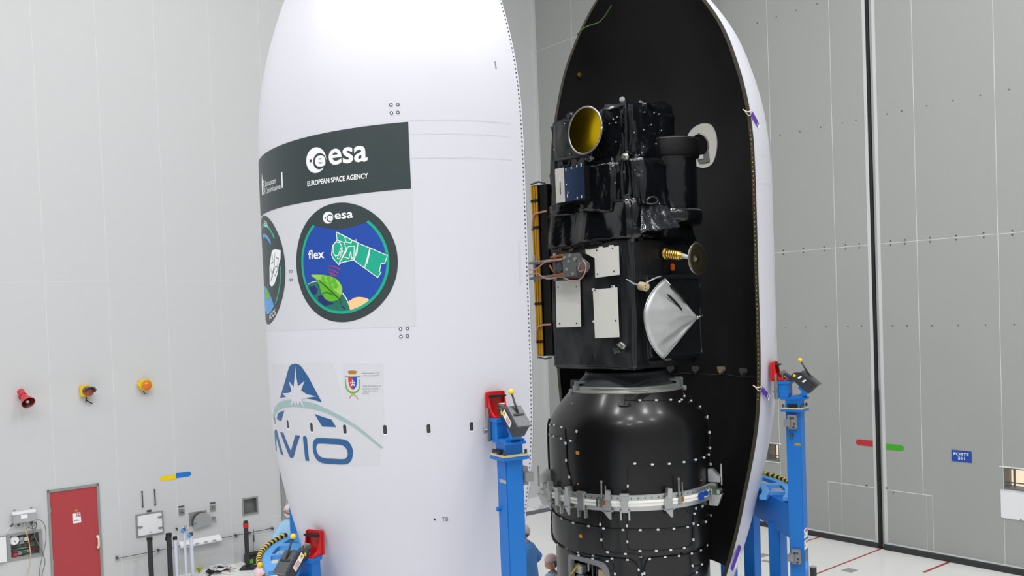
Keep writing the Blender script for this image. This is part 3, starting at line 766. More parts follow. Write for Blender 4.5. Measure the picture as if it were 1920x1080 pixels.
# ---- markings on the left half
decal(left, 'fabric_panel', [[(-2.7, 5.085), (.105, 5.085), (.12, 6.338), (-2.7, 6.26)]], 'fairing_panel', 1)
decal(left, 'dark_band', [[(-2.75, 6.80), (-1.79, 6.845), (-.88, 6.893), (.11, 6.946), (.112, 6.34), (-.91, 6.288), (-1.89, 6.262), (-2.75, 6.24)]], 'decal_dark', 2)['label'] = 'dark grey band with the agency lettering'
def agency(parent, name, cx, cz, rx, rz, letters, layer, slope):
    """round head with an e in it, followed by the word"""
    disc = [(cx+rx*cos(a), cz+rz*sin(a)) for a in [2*pi*i/48 for i in range(48)]]
    o = decal(parent, name, [disc], 'decal_white', layer)
    # the dark bite that opens the disc to the lower right, and the small e
    ex, ez, er, ezr = cx+rx*.36, cz-rz*.12, rx*.62, rz*.62
    bite = [(ex+er*1.02*cos(a), ez+ezr*1.02*sin(a)) for a in [2*pi*i/40 for i in range(40)]]
    tail = [(ex-.1*er, ez-ezr*.98), (cx+rx*1.02, cz-rz*.62), (cx+rx*1.04, ez+ezr*.0), (ex, ez)]
    decal(parent, name + '_cutout', [bite, tail], 'decal_dark', layer+1)
    vs, fs = text_box('e', ex-er*.72, ex+er*.92, ez-ezr*.72, ez+ezr*.72, .03); decal(parent, name + '_letter', [], 'decal_white', layer+2, texts=[(vs, fs)])
    dot = circle(cx-rx*.52, cz+rz*.0, rx*.12, 14); decal(parent, name + '_dot', [dot], 'decal_dark', layer+1)
    x0, x1, z0, z1 = letters; decal(parent, name + '_word', [], 'decal_white', layer, texts=[text_box('esa', x0, x1, z0, z1, .018, slope)])
agency(left, 'agency_logo', -.815, 6.663, .119, .119, (-.668, -.276, 6.597, 6.745), 3, .008)
decal(left, 'agency_name', [], 'decal_white', 3, texts=[text_box('EUROPEAN SPACE AGENCY', -.932, -.278, 6.430, 6.478, .028, .021)])
decal(left, 'commission_text', [], 'decal_white', 3, texts=[text_box('European', -1.715, -1.434, 6.505, 6.577, .0, .0), text_box('Commission', -1.712, -1.344, 6.45, 6.505, .0, .004)])
st_ = []
for i in range(9):
    z = 6.455+.016*i; st_.append([(-1.86, z), (-1.735, z+.004), (-1.735, z+.011), (-1.86, z+.007)])
st_.append([(-1.87, 6.46), (-1.845, 6.455), (-1.80, 6.57), (-1.84, 6.68), (-1.86, 6.56)])
decal(left, 'commission_emblem', st_, 'decal_white', 3)
decal(left, 'commission_bar', [[(-1.32, 6.46), (-1.299, 6.46), (-1.297, 6.612), (-1.318, 6.612)]], 'decal_white', 3)
# mission patch
PX, PZc, PRad = -.5875, 5.697, .552
def patch_base(cx, name):
    o = decal(left, name, [circle(cx, PZc, PRad, 96)], 'decal_dark', 2); return o
p_ = patch_base(PX, 'mission_patch'); p_['label'] = 'round mission patch with green spacecraft, leaf and earth'
def ringpoly(cx, r0, r1, a0, a1, n=70):
    return [(cx+r1*cos(a), PZc+r1*sin(a)) for a in [a0+(a1-a0)*i/n for i in range(n+1)]] + [(cx+r0*cos(a), PZc+r0*sin(a)) for a in [a1-(a1-a0)*i/n for i in range(n+1)]]
A0, A1 = R(128), R(128+284)
inner = circle(PX, PZc, .447, 90)
capc = [(PX+.27*cos(a)+.0, 0) for a in (0,)]
bl = [(PX+.447*cos(a), PZc+.447*sin(a)) for a in [A0+(A1-A0)*i/80 for i in range(81)]]
cap_line = smooth_poly([bl[-1], (-.40, 6.03), (-.48, 6.012), (-.592, 6.004), (-.70, 6.018), (-.79, 6.04), bl[0]], 5, False)
decal(left, 'patch_sky', [bl + cap_line[1:-1]], 'porte_blue', 3)
decal(left, 'patch_ring', [ringpoly(PX, .447, .474, A0, A1)], 'decal_green', 4)
agency(left, 'patch_logo', -.703, 6.12, .059, .055, (-.631, -.441, 6.097, 6.152), 3, .003)
decal(left, 'patch_word', [], 'decal_white', 4, texts=[text_box('flex', -.96, -.765, 5.747, 5.833, .016)])
body = [(-.619, 5.981), (-.537, 5.94), (-.461, 5.897), (-.403, 5.871), (-.416, 5.778), (-.456, 5.714), (-.585, 5.695), (-.608, 5.678), (-.665, 5.738), (-.682, 5.773), (-.667, 5.856), (-.615, 5.904)]
pan1 = [(-.403, 5.866), (-.29, 5.816), (-.349, 5.634), (-.449, 5.71)]
pan2 = [(-.285, 5.815), (-.129, 5.739), (-.158, 5.664), (-.19, 5.668), (-.21, 5.596), (-.194, 5.587), (-.228, 5.543), (-.349, 5.634)]
def outline(pts, w, closed=True):
    out = []; n = len(pts)
    for i in range(n if closed else n-1):
        a, b = pts[i], pts[(i+1) % n]; d = hypot(b[0]-a[0], b[1]-a[1]) or 1; nx, nz = -(b[1]-a[1])/d*w/2, (b[0]-a[0])/d*w/2
        ex, ez = (b[0]-a[0])/d*w/2, (b[1]-a[1])/d*w/2
        out.append([(a[0]-nx-ex, a[1]-nz-ez), (b[0]-nx+ex, b[1]-nz+ez), (b[0]+nx+ex, b[1]+nz+ez), (a[0]+nx-ex, a[1]+nz-ez)])
    return out
decal(left, 'patch_spacecraft', [body, pan1, pan2], 'decal_green', 4)
lines = outline(body, .008) + outline(pan1, .007) + outline(pan2, .007)
lines += outline([(-.655, 5.86), (-.63, 5.89), (-.585, 5.88), (-.565, 5.83), (-.59, 5.77), (-.64, 5.76), (-.665, 5.8)], .007)
lines += outline([(-.615, 5.904), (-.54, 5.88), (-.52, 5.80), (-.60, 5.70)], .007, False) + outline([(-.537, 5.94), (-.52, 5.88), (-.47, 5.87), (-.461, 5.897)], .007, False)
lines += outline([(-.56, 5.75), (-.50, 5.84), (-.44, 5.84), (-.45, 5.74), (-.47, 5.73), (-.48, 5.79), (-.50, 5.73)], .007) + outline([(-.62, 5.74), (-.58, 5.83), (-.56, 5.80), (-.6, 5.73)], .006)
lines += outline([(-.608, 5.678), (-.52, 5.83)], .007, False) + outline([(-.30, 5.76), (-.325, 5.68)], .012, False) + outline([(-.42, 5.90), (-.42, 5.87)], .006, False)
decal(left, 'patch_spacecraft_lines', lines, 'decal_white', 5)
wv = []
for pts in ([(-.723, 5.673), (-.654, 5.663), (-.596, 5.634)], [(-.725, 5.641), (-.664, 5.627), (-.62, 5.6)], [(-.721, 5.615), (-.672, 5.6), (-.636, 5.576)], [(-.704, 5.591), (-.659, 5.573)]): wv += outline(pts, .008, False)
decal(left, 'patch_waves', wv, 'decal_red', 4)
earth = clip_convex([(-1.02, 5.49), (-.97, 5.517), (-.922, 5.530), (-.836, 5.536), (-.74, 5.515), (-.649, 5.47), (-.585, 5.41), (-.545, 5.351), (-.515, 5.273), (-.505, 5.18), (-.7, 5.1), (-1.1, 5.2)], inner)
decal(left, 'patch_earth_halo', [[(x+.006, z+.008) for x, z in earth if True]], 'decal_white', 4, base=.001)
decal(left, 'patch_earth', [earth], 'decal_teal', 5)
lands = [clip_convex(p, circle(PX, PZc, .44, 60)) for p in (
    [(-.98, 5.49), (-.90, 5.50), (-.86, 5.46), (-.88, 5.42), (-.95, 5.40), (-1.0, 5.44)], [(-.86, 5.40), (-.80, 5.41), (-.74, 5.36), (-.70, 5.35), (-.68, 5.32), (-.74, 5.31), (-.80, 5.30), (-.86, 5.33)],
    [(-.80, 5.50), (-.84, 5.52), (-.86, 5.50), (-.82, 5.47)], [(-.66, 5.30), (-.65, 5.28), (-.64, 5.27), (-.65, 5.29)], [(-.60, 5.29), (-.575, 5.265), (-.56, 5.27), (-.59, 5.3)], [(-.56, 5.26), (-.535, 5.255), (-.54, 5.25), (-.565, 5.252)])]
decal(left, 'patch_land', [p for p in lands if len(p) > 2], 'decal_land', 6)
sun = clip_convex(smooth_poly([(-.535, 5.315), (-.494, 5.351), (-.452, 5.369), (-.396, 5.370), (-.329, 5.350), (-.30, 5.30), (-.36, 5.2), (-.5, 5.2)], 4), inner)
decal(left, 'patch_sun', [sun], 'decal_peach', 4)
leaf = smooth_poly([(-.936, 5.598), (-.832, 5.600), (-.735, 5.585), (-.644, 5.553), (-.595, 5.5), (-.579, 5.448), (-.609, 5.372), (-.686, 5.343), (-.756, 5.356), (-.81, 5.413), (-.831, 5.478), (-.87, 5.55)], 4)
decal(left, 'patch_leaf', [leaf], 'leaf_green', 7)
decal(left, 'patch_leaf_light', [smooth_poly([(-.93, 5.597), (-.832, 5.596), (-.735, 5.58), (-.644, 5.548), (-.597, 5.5), (-.583, 5.448), (-.60, 5.40), (-.66, 5.44), (-.74, 5.49), (-.83, 5.54)], 4)], 'leaf_light', 8)
decal(left, 'patch_leaf_cells', [circle(x, z, .026, 14) for x, z in ((-.785, 5.556), (-.724, 5.559), (-.668, 5.533), (-.716, 5.512), (-.775, 5.515), (-.65, 5.485), (-.703, 5.465))], 'leaf_green', 9)
decal(left, 'patch_leaf_stem', outline([(-.83, 5.54), (-.74, 5.47), (-.66, 5.40), (-.615, 5.36), (-.604, 5.321)], .012, False) + outline([(-.80, 5.42), (-.75, 5.43), (-.69, 5.405)], .008, False), 'leaf_stem', 10)
# second patch, half round the corner
QX = -1.325-.552
patch_base(QX, 'polar_mission_patch')['label'] = 'dark round patch curving out of sight at the left'
decal(left, 'patch_ring', [ringpoly(QX, .447, .474, R(40), R(120))], 'decal_green', 3); decal(left, 'patch_ring', [ringpoly(QX, .447, .468, R(-50), R(2))], 'decal_green', 3)
decal(left, 'patch_arc', [ringpoly(QX, .335, .37, R(45), R(100))], 'sky_blue', 3)
decal(left, 'patch_spacecraft', [[(-1.527, 5.886), (-1.394, 5.865), (-1.409, 5.782), (-1.449, 5.732), (-1.482, 5.649), (-1.575, 5.547), (-1.657, 5.52), (-1.726, 5.548), (-1.705, 5.715), (-1.606, 5.876)]], 'decal_white', 3)
decal(left, 'patch_spacecraft_lines', outline([(-1.53, 5.85), (-1.56, 5.72), (-1.66, 5.6)], .008, False) + outline([(-1.60, 5.83), (-1.58, 5.76), (-1.64, 5.75)], .007, False) + outline([(-1.50, 5.80), (-1.45, 5.79), (-1.48, 5.72)], .007, False) + outline([(-1.52, 5.72), (-1.47, 5.70), (-1.55, 5.62), (-1.60, 5.66)], .007) + outline([(-1.66, 5.70), (-1.62, 5.62), (-1.68, 5.58)], .007, False), 'decal_dark', 4)
e2 = clip_convex(circle(-2.0, 5.10, .44, 60), circle(QX, PZc, .447, 60))
decal(left, 'patch_earth', [e2], 'sky_blue', 3)
decal(left, 'patch_land', [clip_convex([(-1.95, 5.55), (-1.78, 5.52), (-1.66, 5.46), (-1.72, 5.42), (-1.84, 5.40), (-1.95, 5.44)], circle(-2.0, 5.10, .43, 60))], 'leaf_green', 4)
decal(left, 'patch_word', [], 'decal_white', 3, texts=[text_box('ESA', -1.83, -1.70, 6.14, 6.20, .01, -.03), text_box('ROOS', -1.80, -1.585, 5.185, 5.24, .01, .06)])
# big letter mark
decal(left, 'letter_mark_panel', [[(-1.95, 3.80), (-.30, 3.80), (-.22, 4.31), (-.62, 4.33), (-.72, 4.77), (-1.80, 4.75)]], 'fairing_panel', 1, base=.0008)
Aup = [(-1.588, 4.41), (-1.438, 4.586), (-1.357, 4.708), (-1.332, 4.735), (-1.301, 4.75), (-1.232, 4.762), (-1.17, 4.752), (-1.14, 4.737), (-1.114, 4.715), (-1.041, 4.639), (-.963, 4.524), (-.88, 4.398), (-1.007, 4.422), (-1.156, 4.435), (-1.307, 4.44), (-1.435, 4.432)]
decal(left, 'letter_mark', [Aup, [(-1.752, 4.188), (-1.689, 4.252), (-1.502, 4.294), (-1.608, 4.178)], [(-.986, 4.284), (-.776, 4.234), (-.729, 4.165), (-.898, 4.166)]], 'avio_blue', 2)['label'] = 'large blue letter A with a star and a grey swoosh'
sw = [(-1.938, 4.205), (-1.798, 4.296), (-1.643, 4.359), (-1.501, 4.389), (-1.312, 4.406), (-1.16, 4.402), (-.976, 4.382), (-.818, 4.331), (-.673, 4.272), (-.539, 4.201), (-.414, 4.11), (-.253, 3.972)]
sw2 = [(-.278, 3.968), (-.416, 4.078), (-.541, 4.167), (-.676, 4.233), (-.821, 4.292), (-.982, 4.327), (-1.167, 4.34), (-1.321, 4.339), (-1.513, 4.318), (-1.683, 4.278), (-1.823, 4.221), (-1.933, 4.163)]
decal(left, 'swoosh', [smooth_poly(sw, 4, False) + smooth_poly(sw2, 4, False)], 'swoosh_teal', 2)
decal(left, 'star', [[(-1.229, 4.741), (-1.221, 4.63), (-1.201, 4.543), (-1.095, 4.597), (-1.156, 4.505), (-1.075, 4.47), (-.944, 4.453), (-1.079, 4.435), (-1.158, 4.418), (-1.124, 4.332), (-1.190, 4.40), (-1.225, 4.35), (-1.245, 4.40), (-1.274, 4.345), (-1.286, 4.393), (-1.366, 4.334), (-1.324, 4.408), (-1.41, 4.423), (-1.518, 4.462), (-1.376, 4.472), (-1.319, 4.492), (-1.359, 4.589), (-1.276, 4.535), (-1.25, 4.629)]], 'fairing_panel', 3)
O_o = smooth_poly([(-1.052, 3.97), (-1.025, 4.03), (-.961, 4.054), (-.80, 4.055), (-.664, 4.051), (-.60, 4.024), (-.568, 3.965), (-.570, 3.90), (-.602, 3.84), (-.662, 3.811), (-.80, 3.808), (-.946, 3.811), (-1.02, 3.842), (-1.05, 3.90)], 3)
O_i = smooth_poly([(-1.005, 3.955), (-.985, 3.99), (-.94, 4.0), (-.82, 4.0), (-.70, 3.997), (-.651, 3.978), (-.626, 3.935), (-.634, 3.89), (-.671, 3.862), (-.80, 3.860), (-.922, 3.862), (-.977, 3.882), (-1.0, 3.915)], 3)
decal(left, 'wordmark', [O_o, [(-1.678, 4.063), (-1.585, 4.063), (-1.45, 3.89), (-1.316, 4.062), (-1.233, 4.060), (-1.403, 3.84), (-1.43, 3.822), (-1.468, 3.818), (-1.50, 3.826)], [(-1.19, 4.045), (-1.175, 4.062), (-1.145, 4.062), (-1.127, 4.045), (-1.133, 3.818), (-1.193, 3.817)],
      [(-1.93, 4.05), (-1.89, 4.068), (-1.80, 4.07), (-1.671, 3.829), (-1.76, 3.825), (-1.86, 3.99), (-2.0, 3.83), (-2.08, 3.83)]], 'avio_blue', 2, holes=[O_i])
# crest
decal(left, 'crest_panel', [[(-.63, 4.31), (-.235, 4.31), (-.215, 4.745), (-.615, 4.755)]], 'fairing_panel', 1)
decal(left, 'crest_crown', [[(-.568, 4.692), (-.555, 4.662), (-.484, 4.661), (-.469, 4.692), (-.484, 4.689), (-.490, 4.70), (-.5, 4.690), (-.509, 4.703), (-.519, 4.691), (-.528, 4.703), (-.537, 4.69), (-.547, 4.70), (-.552, 4.689)]], 'crest_gold', 2)['label'] = 'gold crown of the coat of arms'
decal(left, 'crest_bar', [[(-.598, 4.634), (-.439, 4.632), (-.439, 4.638), (-.598, 4.640)]], 'leaf_stem', 2)
decal(left, 'crest_shield', [[(-.565, 4.633), (-.565, 4.59), (-.555, 4.552), (-.54, 4.528), (-.522, 4.514), (-.519, 4.633)]], 'crest_red', 2)
decal(left, 'crest_shield', [[(-.519, 4.633), (-.522, 4.514), (-.50, 4.53), (-.485, 4.55), (-.474, 4.59), (-.472, 4.633)]], 'crest_blue', 2)
decal(left, 'crest_charge', [circle(x, z, .008, 10) for x, z in ((-.538, 4.582), (-.502, 4.582), (-.52, 4.60), (-.52, 4.565), (-.535, 4.56), (-.505, 4.56), (-.52, 4.582))], 'decal_white', 3)
decal(left, 'crest_laurel', [smooth_poly([(-.588, 4.618), (-.588, 4.563), (-.568, 4.515), (-.524, 4.497), (-.478, 4.51), (-.456, 4.551), (-.456, 4.613)], 4, False) + smooth_poly([(-.446, 4.609), (-.446, 4.547), (-.469, 4.500), (-.525, 4.479), (-.581, 4.504), (-.599, 4.552), (-.598, 4.613)], 4, False)], 'crest_green', 2)
decal(left, 'crest_ribbon', outline([(-.561, 4.437), (-.551, 4.456), (-.53, 4.468)], .007, False) + outline([(-.475, 4.433), (-.49, 4.455), (-.515, 4.468)], .007, False), 'crest_gold', 2)
decal(left, 'crest_text', [], 'grey_text', 2, texts=[text_box('Metropolitan City', -.417, -.249, 4.659, 4.675), text_box('of Rome Capital', -.417, -.261, 4.636, 4.652), text_box('2026 Presidency of', -.42, -.243, 4.539, 4.555),
      text_box('the Communities', -.421, -.267, 4.516, 4.532), text_box('Vega and Ariane', -.423, -.274, 4.494, 4.510), text_box('(CVA)', -.424, -.361, 4.471, 4.487)])
decal(left, 'stencil', [circle(.208, 3.262, .012, 12)], 'slot_dark', 1); decal(left, 'stencil_text', [], 'bolt_grey', 1, texts=[text_box('TB', .285, .348, 3.236, 3.276)])
decal(left, 'grey_mark', [[(1.010, 7.48), (1.024, 7.478), (1.022, 7.553), (1.008, 7.555)]], 'grey_text', 1)
# thin joint lines
for x0, x1, z in ((.125, 1.13, 6.962), (.125, 1.13, 6.617), (.125, 1.1, 6.835), (1.19, 1.30, 7.70)):
    decal(left, 'joint_line', [[(x0, z), (x1, z+.01), (x1, z+.004), (x0, z-.006)]], 'fairing_seam', 1)
decal(left, 'access_outline', [[(1.17, 5.45), (1.20, 5.45), (1.20, 5.85), (1.17, 5.85)]], 'fairing_panel', 1)
# vent slots, screws and edge bolts
for k in range(-1, 6):
    if k == -1: x = -1.85
    else: x = -1.452 + .4085*k
    z = 4.158 - .006*k
    b = MB(); ang = x/1.65; r = rad(z)
    pts = [(.018*cos(a), .018*sin(a) + (.026 if sin(a) > 0 else -.026)) for a in [2*pi*i/20 for i in range(20)]]
    b.prism(pts, lambda u, v: shell_pt(x+u, z+v, .001), lambda u, v: shell_pt(x+u, z+v, -.01), 'slot_dark'); b.build('vent_slot', 'slot_dark', left)
    b = MB(); b.prism([(-.02, -.052), (.02, -.052), (.012, -.04), (-.012, -.04)], lambda u, v: shell_pt(x+u, z+v, .004), lambda u, v: shell_pt(x+u, z+v, 0), 'decal_white'); b.build('slot_lip', 'decal_white', left)
scr = None
def on_shell(o, x, z):
    th = x/1.65; o.location = shell_pt(x, z, 0); sl = (rad(z+.02)-rad(z-.02))/.04
    o.rotation_euler = (0, 0, th)
for x, z, s in ((-.041, 7.105, 1), (.022, 7.107, 1), (-.039, 7.032, 1), (.020, 7.034, 1), (-.038, 5.063, 1), (.026, 5.066, 1), (-.036, 4.995, 1), (.023, 4.997, 1), (-1.256, 5.651, .8), (-1.218, 5.649, .8), (-1.254, 5.569, .8), (-1.216, 5.567, .8)):
    if scr is None:
        b = MB(); b.cyl((0, .002, 0), (0, -.004, 0), .016, 'bolt_grey', n=14); b.cyl((0, -.004, 0), (0, -.0055, 0), .008, 'decal_white', n=10); scr = b.build('screw', 'bolt_grey', left); o = scr
    else: o = copy_part(scr, left)
    on_shell(o, x, z); o.scale = (s, 1, s)
eb = None; zz = 3.2; rest = MB(); cnt = 0
while zz < 8.9:
    x = R(44.1)*1.65
    if zz < 7.3 and cnt < 100:
        if eb is None:
            b = MB(); b.cyl((0, .002, 0), (0, -.003, 0), .0085, n=8); eb = b.build('edge_bolt', 'bolt_grey', left); o = eb
        else: o = copy_part(eb, left)
        on_shell(o, x, zz); cnt += 1
    else:
        p = shell_pt(x, zz, -.002); n_ = Vector((p.x, p.y, 0)).normalized(); rest.cyl(p, p+n_*.005, .0085, n=8)
    zz += .0415
rest.build('edge_bolts', 'bolt_grey', left)['kind'] = 'stuff'

# ---- inside of the right half
def inner_pt(deg, z, off=.048):
    a = R(deg); r = rad(z)-off; return Vector((r*sin(a), -r*cos(a), z))
outl = smooth_poly([(134.5, 7.762), (130, 7.725), (127.6, 7.60), (127.7, 7.42), (130.5, 7.23), (134, 7.155), (139, 7.155), (143.6, 7.25), (145.6, 7.42), (145.4, 7.60), (142.5, 7.70), (138.5, 7.75)], 5)
n = len(outl); HC = (138.6, 7.465)
def hole(k):
    ang = [atan2((p[1]-HC[1])/.17, (p[0]-HC[0])/5.6) for p in outl]
    return [(HC[0]+5.6*k*cos(a), HC[1]+.165*k*sin(a)) for a in ang]
h1 = hole(1.0); b = MB(); vs = []; K = 6
for j in range(K+1):
    for p, q in zip(outl, h1): vs.append(inner_pt(p[0]+(q[0]-p[0])*j/K, p[1]+(q[1]-p[1])*j/K, .062))
vs += [inner_pt(*p, .044) for p in outl]
fs = [(j*n+i, j*n+(i+1) % n, (j+1)*n+(i+1) % n, (j+1)*n+i) for j in range(K) for i in range(n)] + [(i, (K+1)*n+i, (K+1)*n+(i+1) % n, (i+1) % n) for i in range(n)]
b.raw(vs, fs); b.build('port_frame', 'radiator_white', right)['label'] = 'pale grey port frame on the black liner'
b = MB(); vs = [inner_pt(*HC, .052)]
for k in (.33, .66, 1.03): vs += [inner_pt(*p, .052) for p in hole(k)]
fs = [(0, 1+i, 1+(i+1) % n) for i in range(n)] + [(1+j*n+i, 1+j*n+(i+1) % n, 1+(j+1)*n+(i+1) % n, 1+(j+1)*n+i) for j in range(2) for i in range(n)]
b.raw(vs, fs); b.build('port_hole', 'black_matte', right)
b = MB(); b.tube([inner_pt(HC[0]+5.6*cos(a), HC[1]+.165*sin(a), .07) for a in [2*pi*i/40 for i in range(10, 31)]], .012); b.build('port_ring', 'steel', right)
b = MB(); b.prism([(133, 7.22), (136, 7.21), (139.5, 7.22), (140.5, 7.34), (136.5, 7.31), (133.2, 7.35)], lambda u, v: inner_pt(u, v, .085), lambda u, v: inner_pt(u, v, .05)); b.build('port_bracket', 'frame_grey', right)
b = MB(); b.prism([(136, 7.27), (139, 7.27), (139, 7.33), (136, 7.33)], lambda u, v: inner_pt(u, v, .10), lambda u, v: inner_pt(u, v, .07)); b.build('port_plate', 'decal_white', right)
b = MB(); p = inner_pt(-146.6, 8.517); n_ = Vector((-p.x, -p.y, 0)).normalized(); b.cyl(p, p+n_*.02, .035, n=16); b.cyl(p+n_*.02, p+n_*.03, .018, n=12); b.build('liner_stud', 'gold', right)
for deg, z, m in ((159.4, 4.235, 'recess_grey'), (145.3, 4.225, 'frame_grey'), (129.8, 4.22, 'beige_box'), (114.1, 4.21, 'recess_grey')):
    b = MB(); b.prism([(-.06, .05), (.05, .05), (.06, .0), (.0, -.06), (-.05, -.01)], lambda u, v: inner_pt(deg-u*34, z+v, .10), lambda u, v: inner_pt(deg-u*34, z+v, .045)); o = b.build('sensor', m, right)
    b = MB(); b.tube([inner_pt(deg-2, z+.03, .1), inner_pt(deg-2.4, z, .13), inner_pt(deg, z-.06, .1)], .008, n=6); b.build('sensor_clip', m, o)
rr_ = random.Random(2); pts = []
for i in range(27): pts.append(inner_pt(162-2.2*i, 4.166 - .001*i + .012*rr_.uniform(-1, 1), .055))
b = MB(); b.tube(smooth_poly([tuple(p) for p in pts], 3, False), .006, n=6); b.build('sensor_wire', 'hood_grey', right)
# thin seam rings outside
for z in (6.962, 6.617):
    b = MB(); b.lathe([(rad(z)+.0006, z-.004), (rad(z)+.0012, z+.004)], None, 40, R(50), R(110)); b.build('joint_line', 'fairing_seam', right)
# small golden fasteners along the near edge
eb = None
for i in range(60):
    z = 4.0+.055*i
    if eb is None:
        b = MB(); b.sphere((0, 0, 0), .008, n=6); eb = b.build('edge_fastener', 'gold', right); o = eb
    else: o = copy_part(eb, right)
    a = R(47); o.location = Vector((sin(a), -cos(a), 0))*(rad(z)-.03) + Vector((-.0045*cos(a), -.0045*sin(a), z))
# ---- purple tags tied round the edge of the right half
def purple_tag(z, label, tilt):
    a = R(47); p = Vector((RAX[0]+sin(a)*(rad(z)+.012), RAX[1]-cos(a)*(rad(z)+.012), z))
    t = thing('purple_tag', label, 'tag', p, a)
    rot = Matrix.Rotation(R(tilt), 4, 'Y')
    b = MB(); b.box(rot @ Vector((.09, -.006, 0)), (.2, .004, .065), rot=rot); b.build('ribbon', 'purple', t)
    b = MB()
    b.box(rot @ Vector((.205, -.006, 0)), (.03, .0045, .065), rot=rot); b.box(rot @ Vector((.165, -.008, 0)), (.008, .003, .065), rot=rot); b.build('white_end', 'decal_white', t)
    b = MB(); b.tube(smooth_poly([(0, -.004, .01), (-.03, -.01, .03), (-.06, .02, .02), (-.1, .06, .05)], 4, False), .006, n=6); b.tube(smooth_poly([(0, 0, -.01), (-.03, .02, -.02), (-.07, .05, .03)], 4, False), .005, n=6); b.build('tie', 'cream', t)
purple_tag(7.44, 'purple tag tied to the fairing edge level with the round port', 38)
purple_tag(4.13, 'purple tag tied to the fairing edge beside the red pad', 36)
b = MB(); a = R(47); 
for i in range(7): pass
t = thing('purple_tag', 'purple strap on the lower fairing edge beside the blue frame', 'tag', (RAX[0]+sin(a)*1.20, RAX[1]-cos(a)*1.20, 1.98), a)
rot = Matrix.Rotation(R(-48), 4, 'Y')
b = MB(); b.box((.02, -.012, .02), (.34, .005, .07), rot=rot); b.build('ribbon', 'purple', t); b = MB(); b.box((.06, -.016, -.03), (.2, .004, .03), rot=rot); b.build('white_strip', 'decal_white', t)
# cord at the top left edge
a = R(224.5); pts = [Vector((RAX[0]+sin(a)*(rad(z)-.03)+dx, RAX[1]-cos(a)*(rad(z)-.03)+dy, z)) for z, dx, dy in ((8.98, -.03, -.03), (9.05, .03, -.06), (9.08, .12, -.08), (9.1, .2, -.1), (9.18, .24, -.1), (9.28, .25, -.1))]
b = MB(); b.tube(smooth_poly([tuple(p) for p in pts], 4, False), .009, n=6); o = b.build('tie_cord', 'leaf_stem'); tag(o, 'thin green cord tied near the top left edge of the black half', 'cord')

# ================================================================== PAYLOAD ADAPTER (black drum)
BAX = (1.47, 12.03)
BPROF = [(2.18,1.03),(2.24,1.035),(2.9,1.036),(3.5,1.036),(3.62,1.034),(3.70,1.022),(3.77,1.0),(3.83,.968),(3.90,.92),(4.0,.838),(4.1,.752),(4.13,.725)]
def brad(z):
    for (a, ra), (b, rb) in zip(BPROF, BPROF[1:]):
        if a <= z <= b: return ra + (rb-ra)*(z-a)/(b-a)
    return .995 if z < 2.18 else .72
def bp(deg, z, off=0.):
    a = R(deg); r = brad(z)+off; return Vector((r*sin(a), -r*cos(a), z))
drum = thing('payload_adapter', 'black carbon drum carrying the satellite, wired with white-clipped cables', 'payload adapter', (*BAX, 0))
b = MB(); b.lathe([(r, z) for z, r in BPROF], None, 128); b.build('drum_shell', 'carbon', drum)
# lower skirt with the access opening cut out
b = MB(); zr = [.5, .9, 1.25, 1.4, 1.55, 1.7, 1.8, 1.9, 2.0, 2.06, 2.12, 2.175]; th = [-180+2*i for i in range(181)]
for z0, z1 in zip(zr, zr[1:]):
    for a0, a1 in zip(th, th[1:]):
        if -58 <= (a0+a1)/2 <= -26 and 1.4 <= (z0+z1)/2 <= 2.07: continue
        q = []
        for a_, z_ in ((a0, z0), (a1, z0), (a1, z1), (a0, z1)): q.append((.995*sin(R(a_)), -.995*cos(R(a_)), z_))
        b.raw(q, [(0, 1, 2, 3)], None, True)
b.lathe([(.995, 2.175), (1.03, 2.18)], None, 96, smooth=False)
b.build('lower_skirt', 'carbon', drum, weld=.0005)
def sk(deg, z, off=0.): a = R(deg); return Vector(((.995+off)*sin(a), -(.995+off)*cos(a), z))
outer = smooth_poly([(-60, 1.3), (-60, 1.75), (-60, 2.04), (-58.5, 2.10), (-54, 2.115), (-45, 2.115), (-36, 2.11), (-28, 2.09), (-24.5, 2.03), (-23, 1.93), (-23, 1.7), (-23, 1.3)], 3, False)
innr = smooth_poly([(-26.5, 1.3), (-26.5, 1.7), (-26.5, 1.91), (-28, 1.985), (-31.5, 2.03), (-40, 2.05), (-50, 2.06), (-55.5, 2.05), (-57, 2.0), (-57, 1.75), (-57, 1.3)], 3, False)
b = MB(); n = min(len(outer), len(innr)); oo = outer[:n]; ii = list(reversed(innr))[:n]
vs = []; 
for p in oo: vs.append(sk(*p, .012))
for p in ii: vs.append(sk(*p, .012))
for p in oo: vs.append(sk(*p, -.01))
for p in ii: vs.append(sk(*p, -.05))
fs = []
for i in range(n-1): fs += [(i, i+1, n+i+1, n+i), (i, 2*n+i, 2*n+i+1, i+1), (n+i, n+i+1, 3*n+i+1, 3*n+i)]
b.raw(vs, fs); b.build('opening_frame', 'frame_grey', drum)['label'] = 'grey rounded frame of the access opening'
b = MB(); b.lathe([(.62, 1.2), (.62, 2.15)], None, 16, R(-75), R(-10)); b.build('opening_back', 'black_matte', drum)
